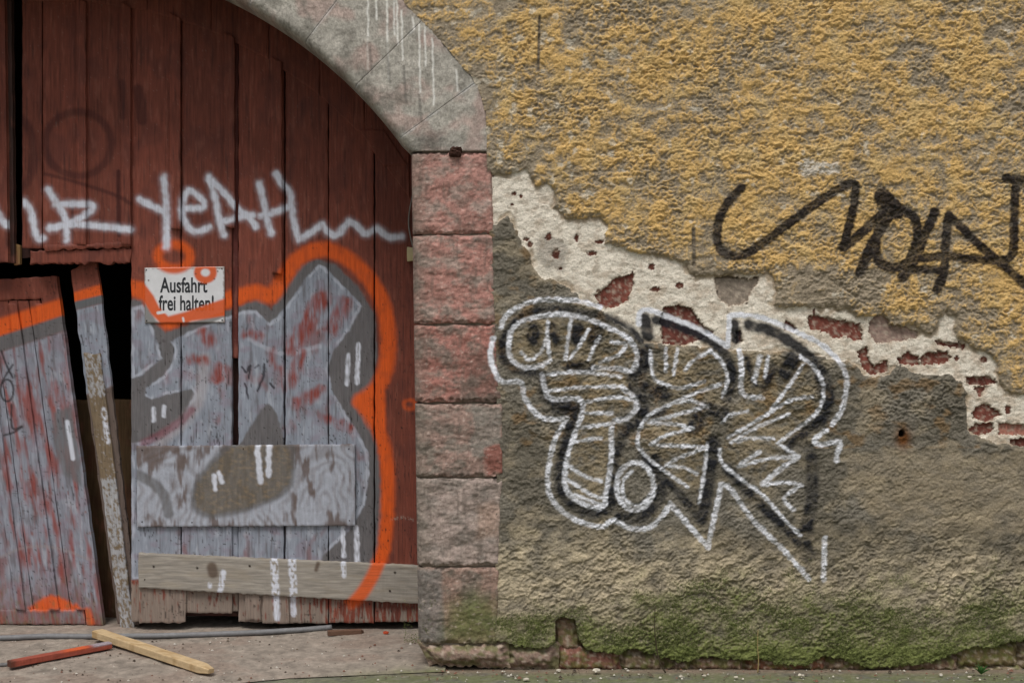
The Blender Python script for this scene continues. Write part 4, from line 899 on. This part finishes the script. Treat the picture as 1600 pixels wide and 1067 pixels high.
# crumbs and grit, too many to count
V = []; F = []; Cc = []
for i in range(640):
    if i < 300: px_, py_ = R.uniform(0, 650), R.uniform(990, 1066); p = on(px_, py_, .001)
    else: px_, py_ = R.uniform(660, 1600), R.uniform(1047, 1066); p = wallfoot(px_, py_)
    r_ = R.choice([.0018, .0025, .003, .005])*(1.8 if i % 11 == 0 else 1); b0 = len(V); k = 5
    cc = R.choice([lin(70, 60, 52), lin(96, 84, 72), lin(190, 184, 174), lin(120, 84, 70)])
    for j in range(k): th = 6.283*j/k; V.append(p+np.array([math.cos(th)*r_*R.uniform(.6, 1.6), math.sin(th)*r_*R.uniform(.6, 1.4), 0])); Cc.append(cc)
    V.append(p+np.array([0, 0, r_])); Cc.append(cc)
    for j in range(k): F.append([b0+j, b0+(j+1) % k, b0+k])
mk('grit', V, F, np.array(Cc), M_STONE, None, kind='stuff', label='scattered grit and crumbs on the apron and pavement', cat='grit', smooth=False)
# weeds
pw = wallfoot(1536, 1057); pw[1] += .02
pt = thing('weed', tuple(pw), 'small green leafy weed growing at the foot of the wall', 'weed')
for i in range(30):
    th = R.uniform(0, 6.28); L = R.uniform(.018, .062); el = R.uniform(.5, 1.3); b = np.array(pw)
    tip = b+L*np.array([math.cos(th)*math.cos(el), -abs(math.sin(th))*math.cos(el)*.6, math.sin(el)])
    s_ = np.array([math.sin(th), 0, .4])*R.uniform(.003, .0065); mid = (b+tip)/2+np.array([0, -.004, .006])
    mk('leaf', [b, mid+s_, tip, mid-s_, mid+np.array([0, -.003, 0])], [[0, 1, 4], [1, 2, 4], [2, 3, 4], [3, 0, 4]], np.tile(lin(62, 104, 48)*R.uniform(.7, 1.3), (5, 1)), M_LEAF, pt)
b = wallfoot(1184, 1052)
tube('dry_stalk', [b, b+np.array([.003, .0, .05]), b+np.array([0, .004, .10]), b+np.array([.002, .006, .165])], lambda t: .0024*(1-.5*t), lin(150, 132, 88), M_LEAF, label='thin dry upright stalk in front of the mossy render', cat='plant stalk')
b = wallfoot(1040, 1052)
tube('dead_stem', [b, b+np.array([-.022, .0, .04]), b+np.array([-.035, .004, .10]), b+np.array([-.042, .004, .17]), b+np.array([-.04, .0, .26])], lambda t: .0032*(1-.6*t), lin(66, 56, 42), M_LEAF, label='dark dead creeper stem climbing the mossy render', cat='plant stem')
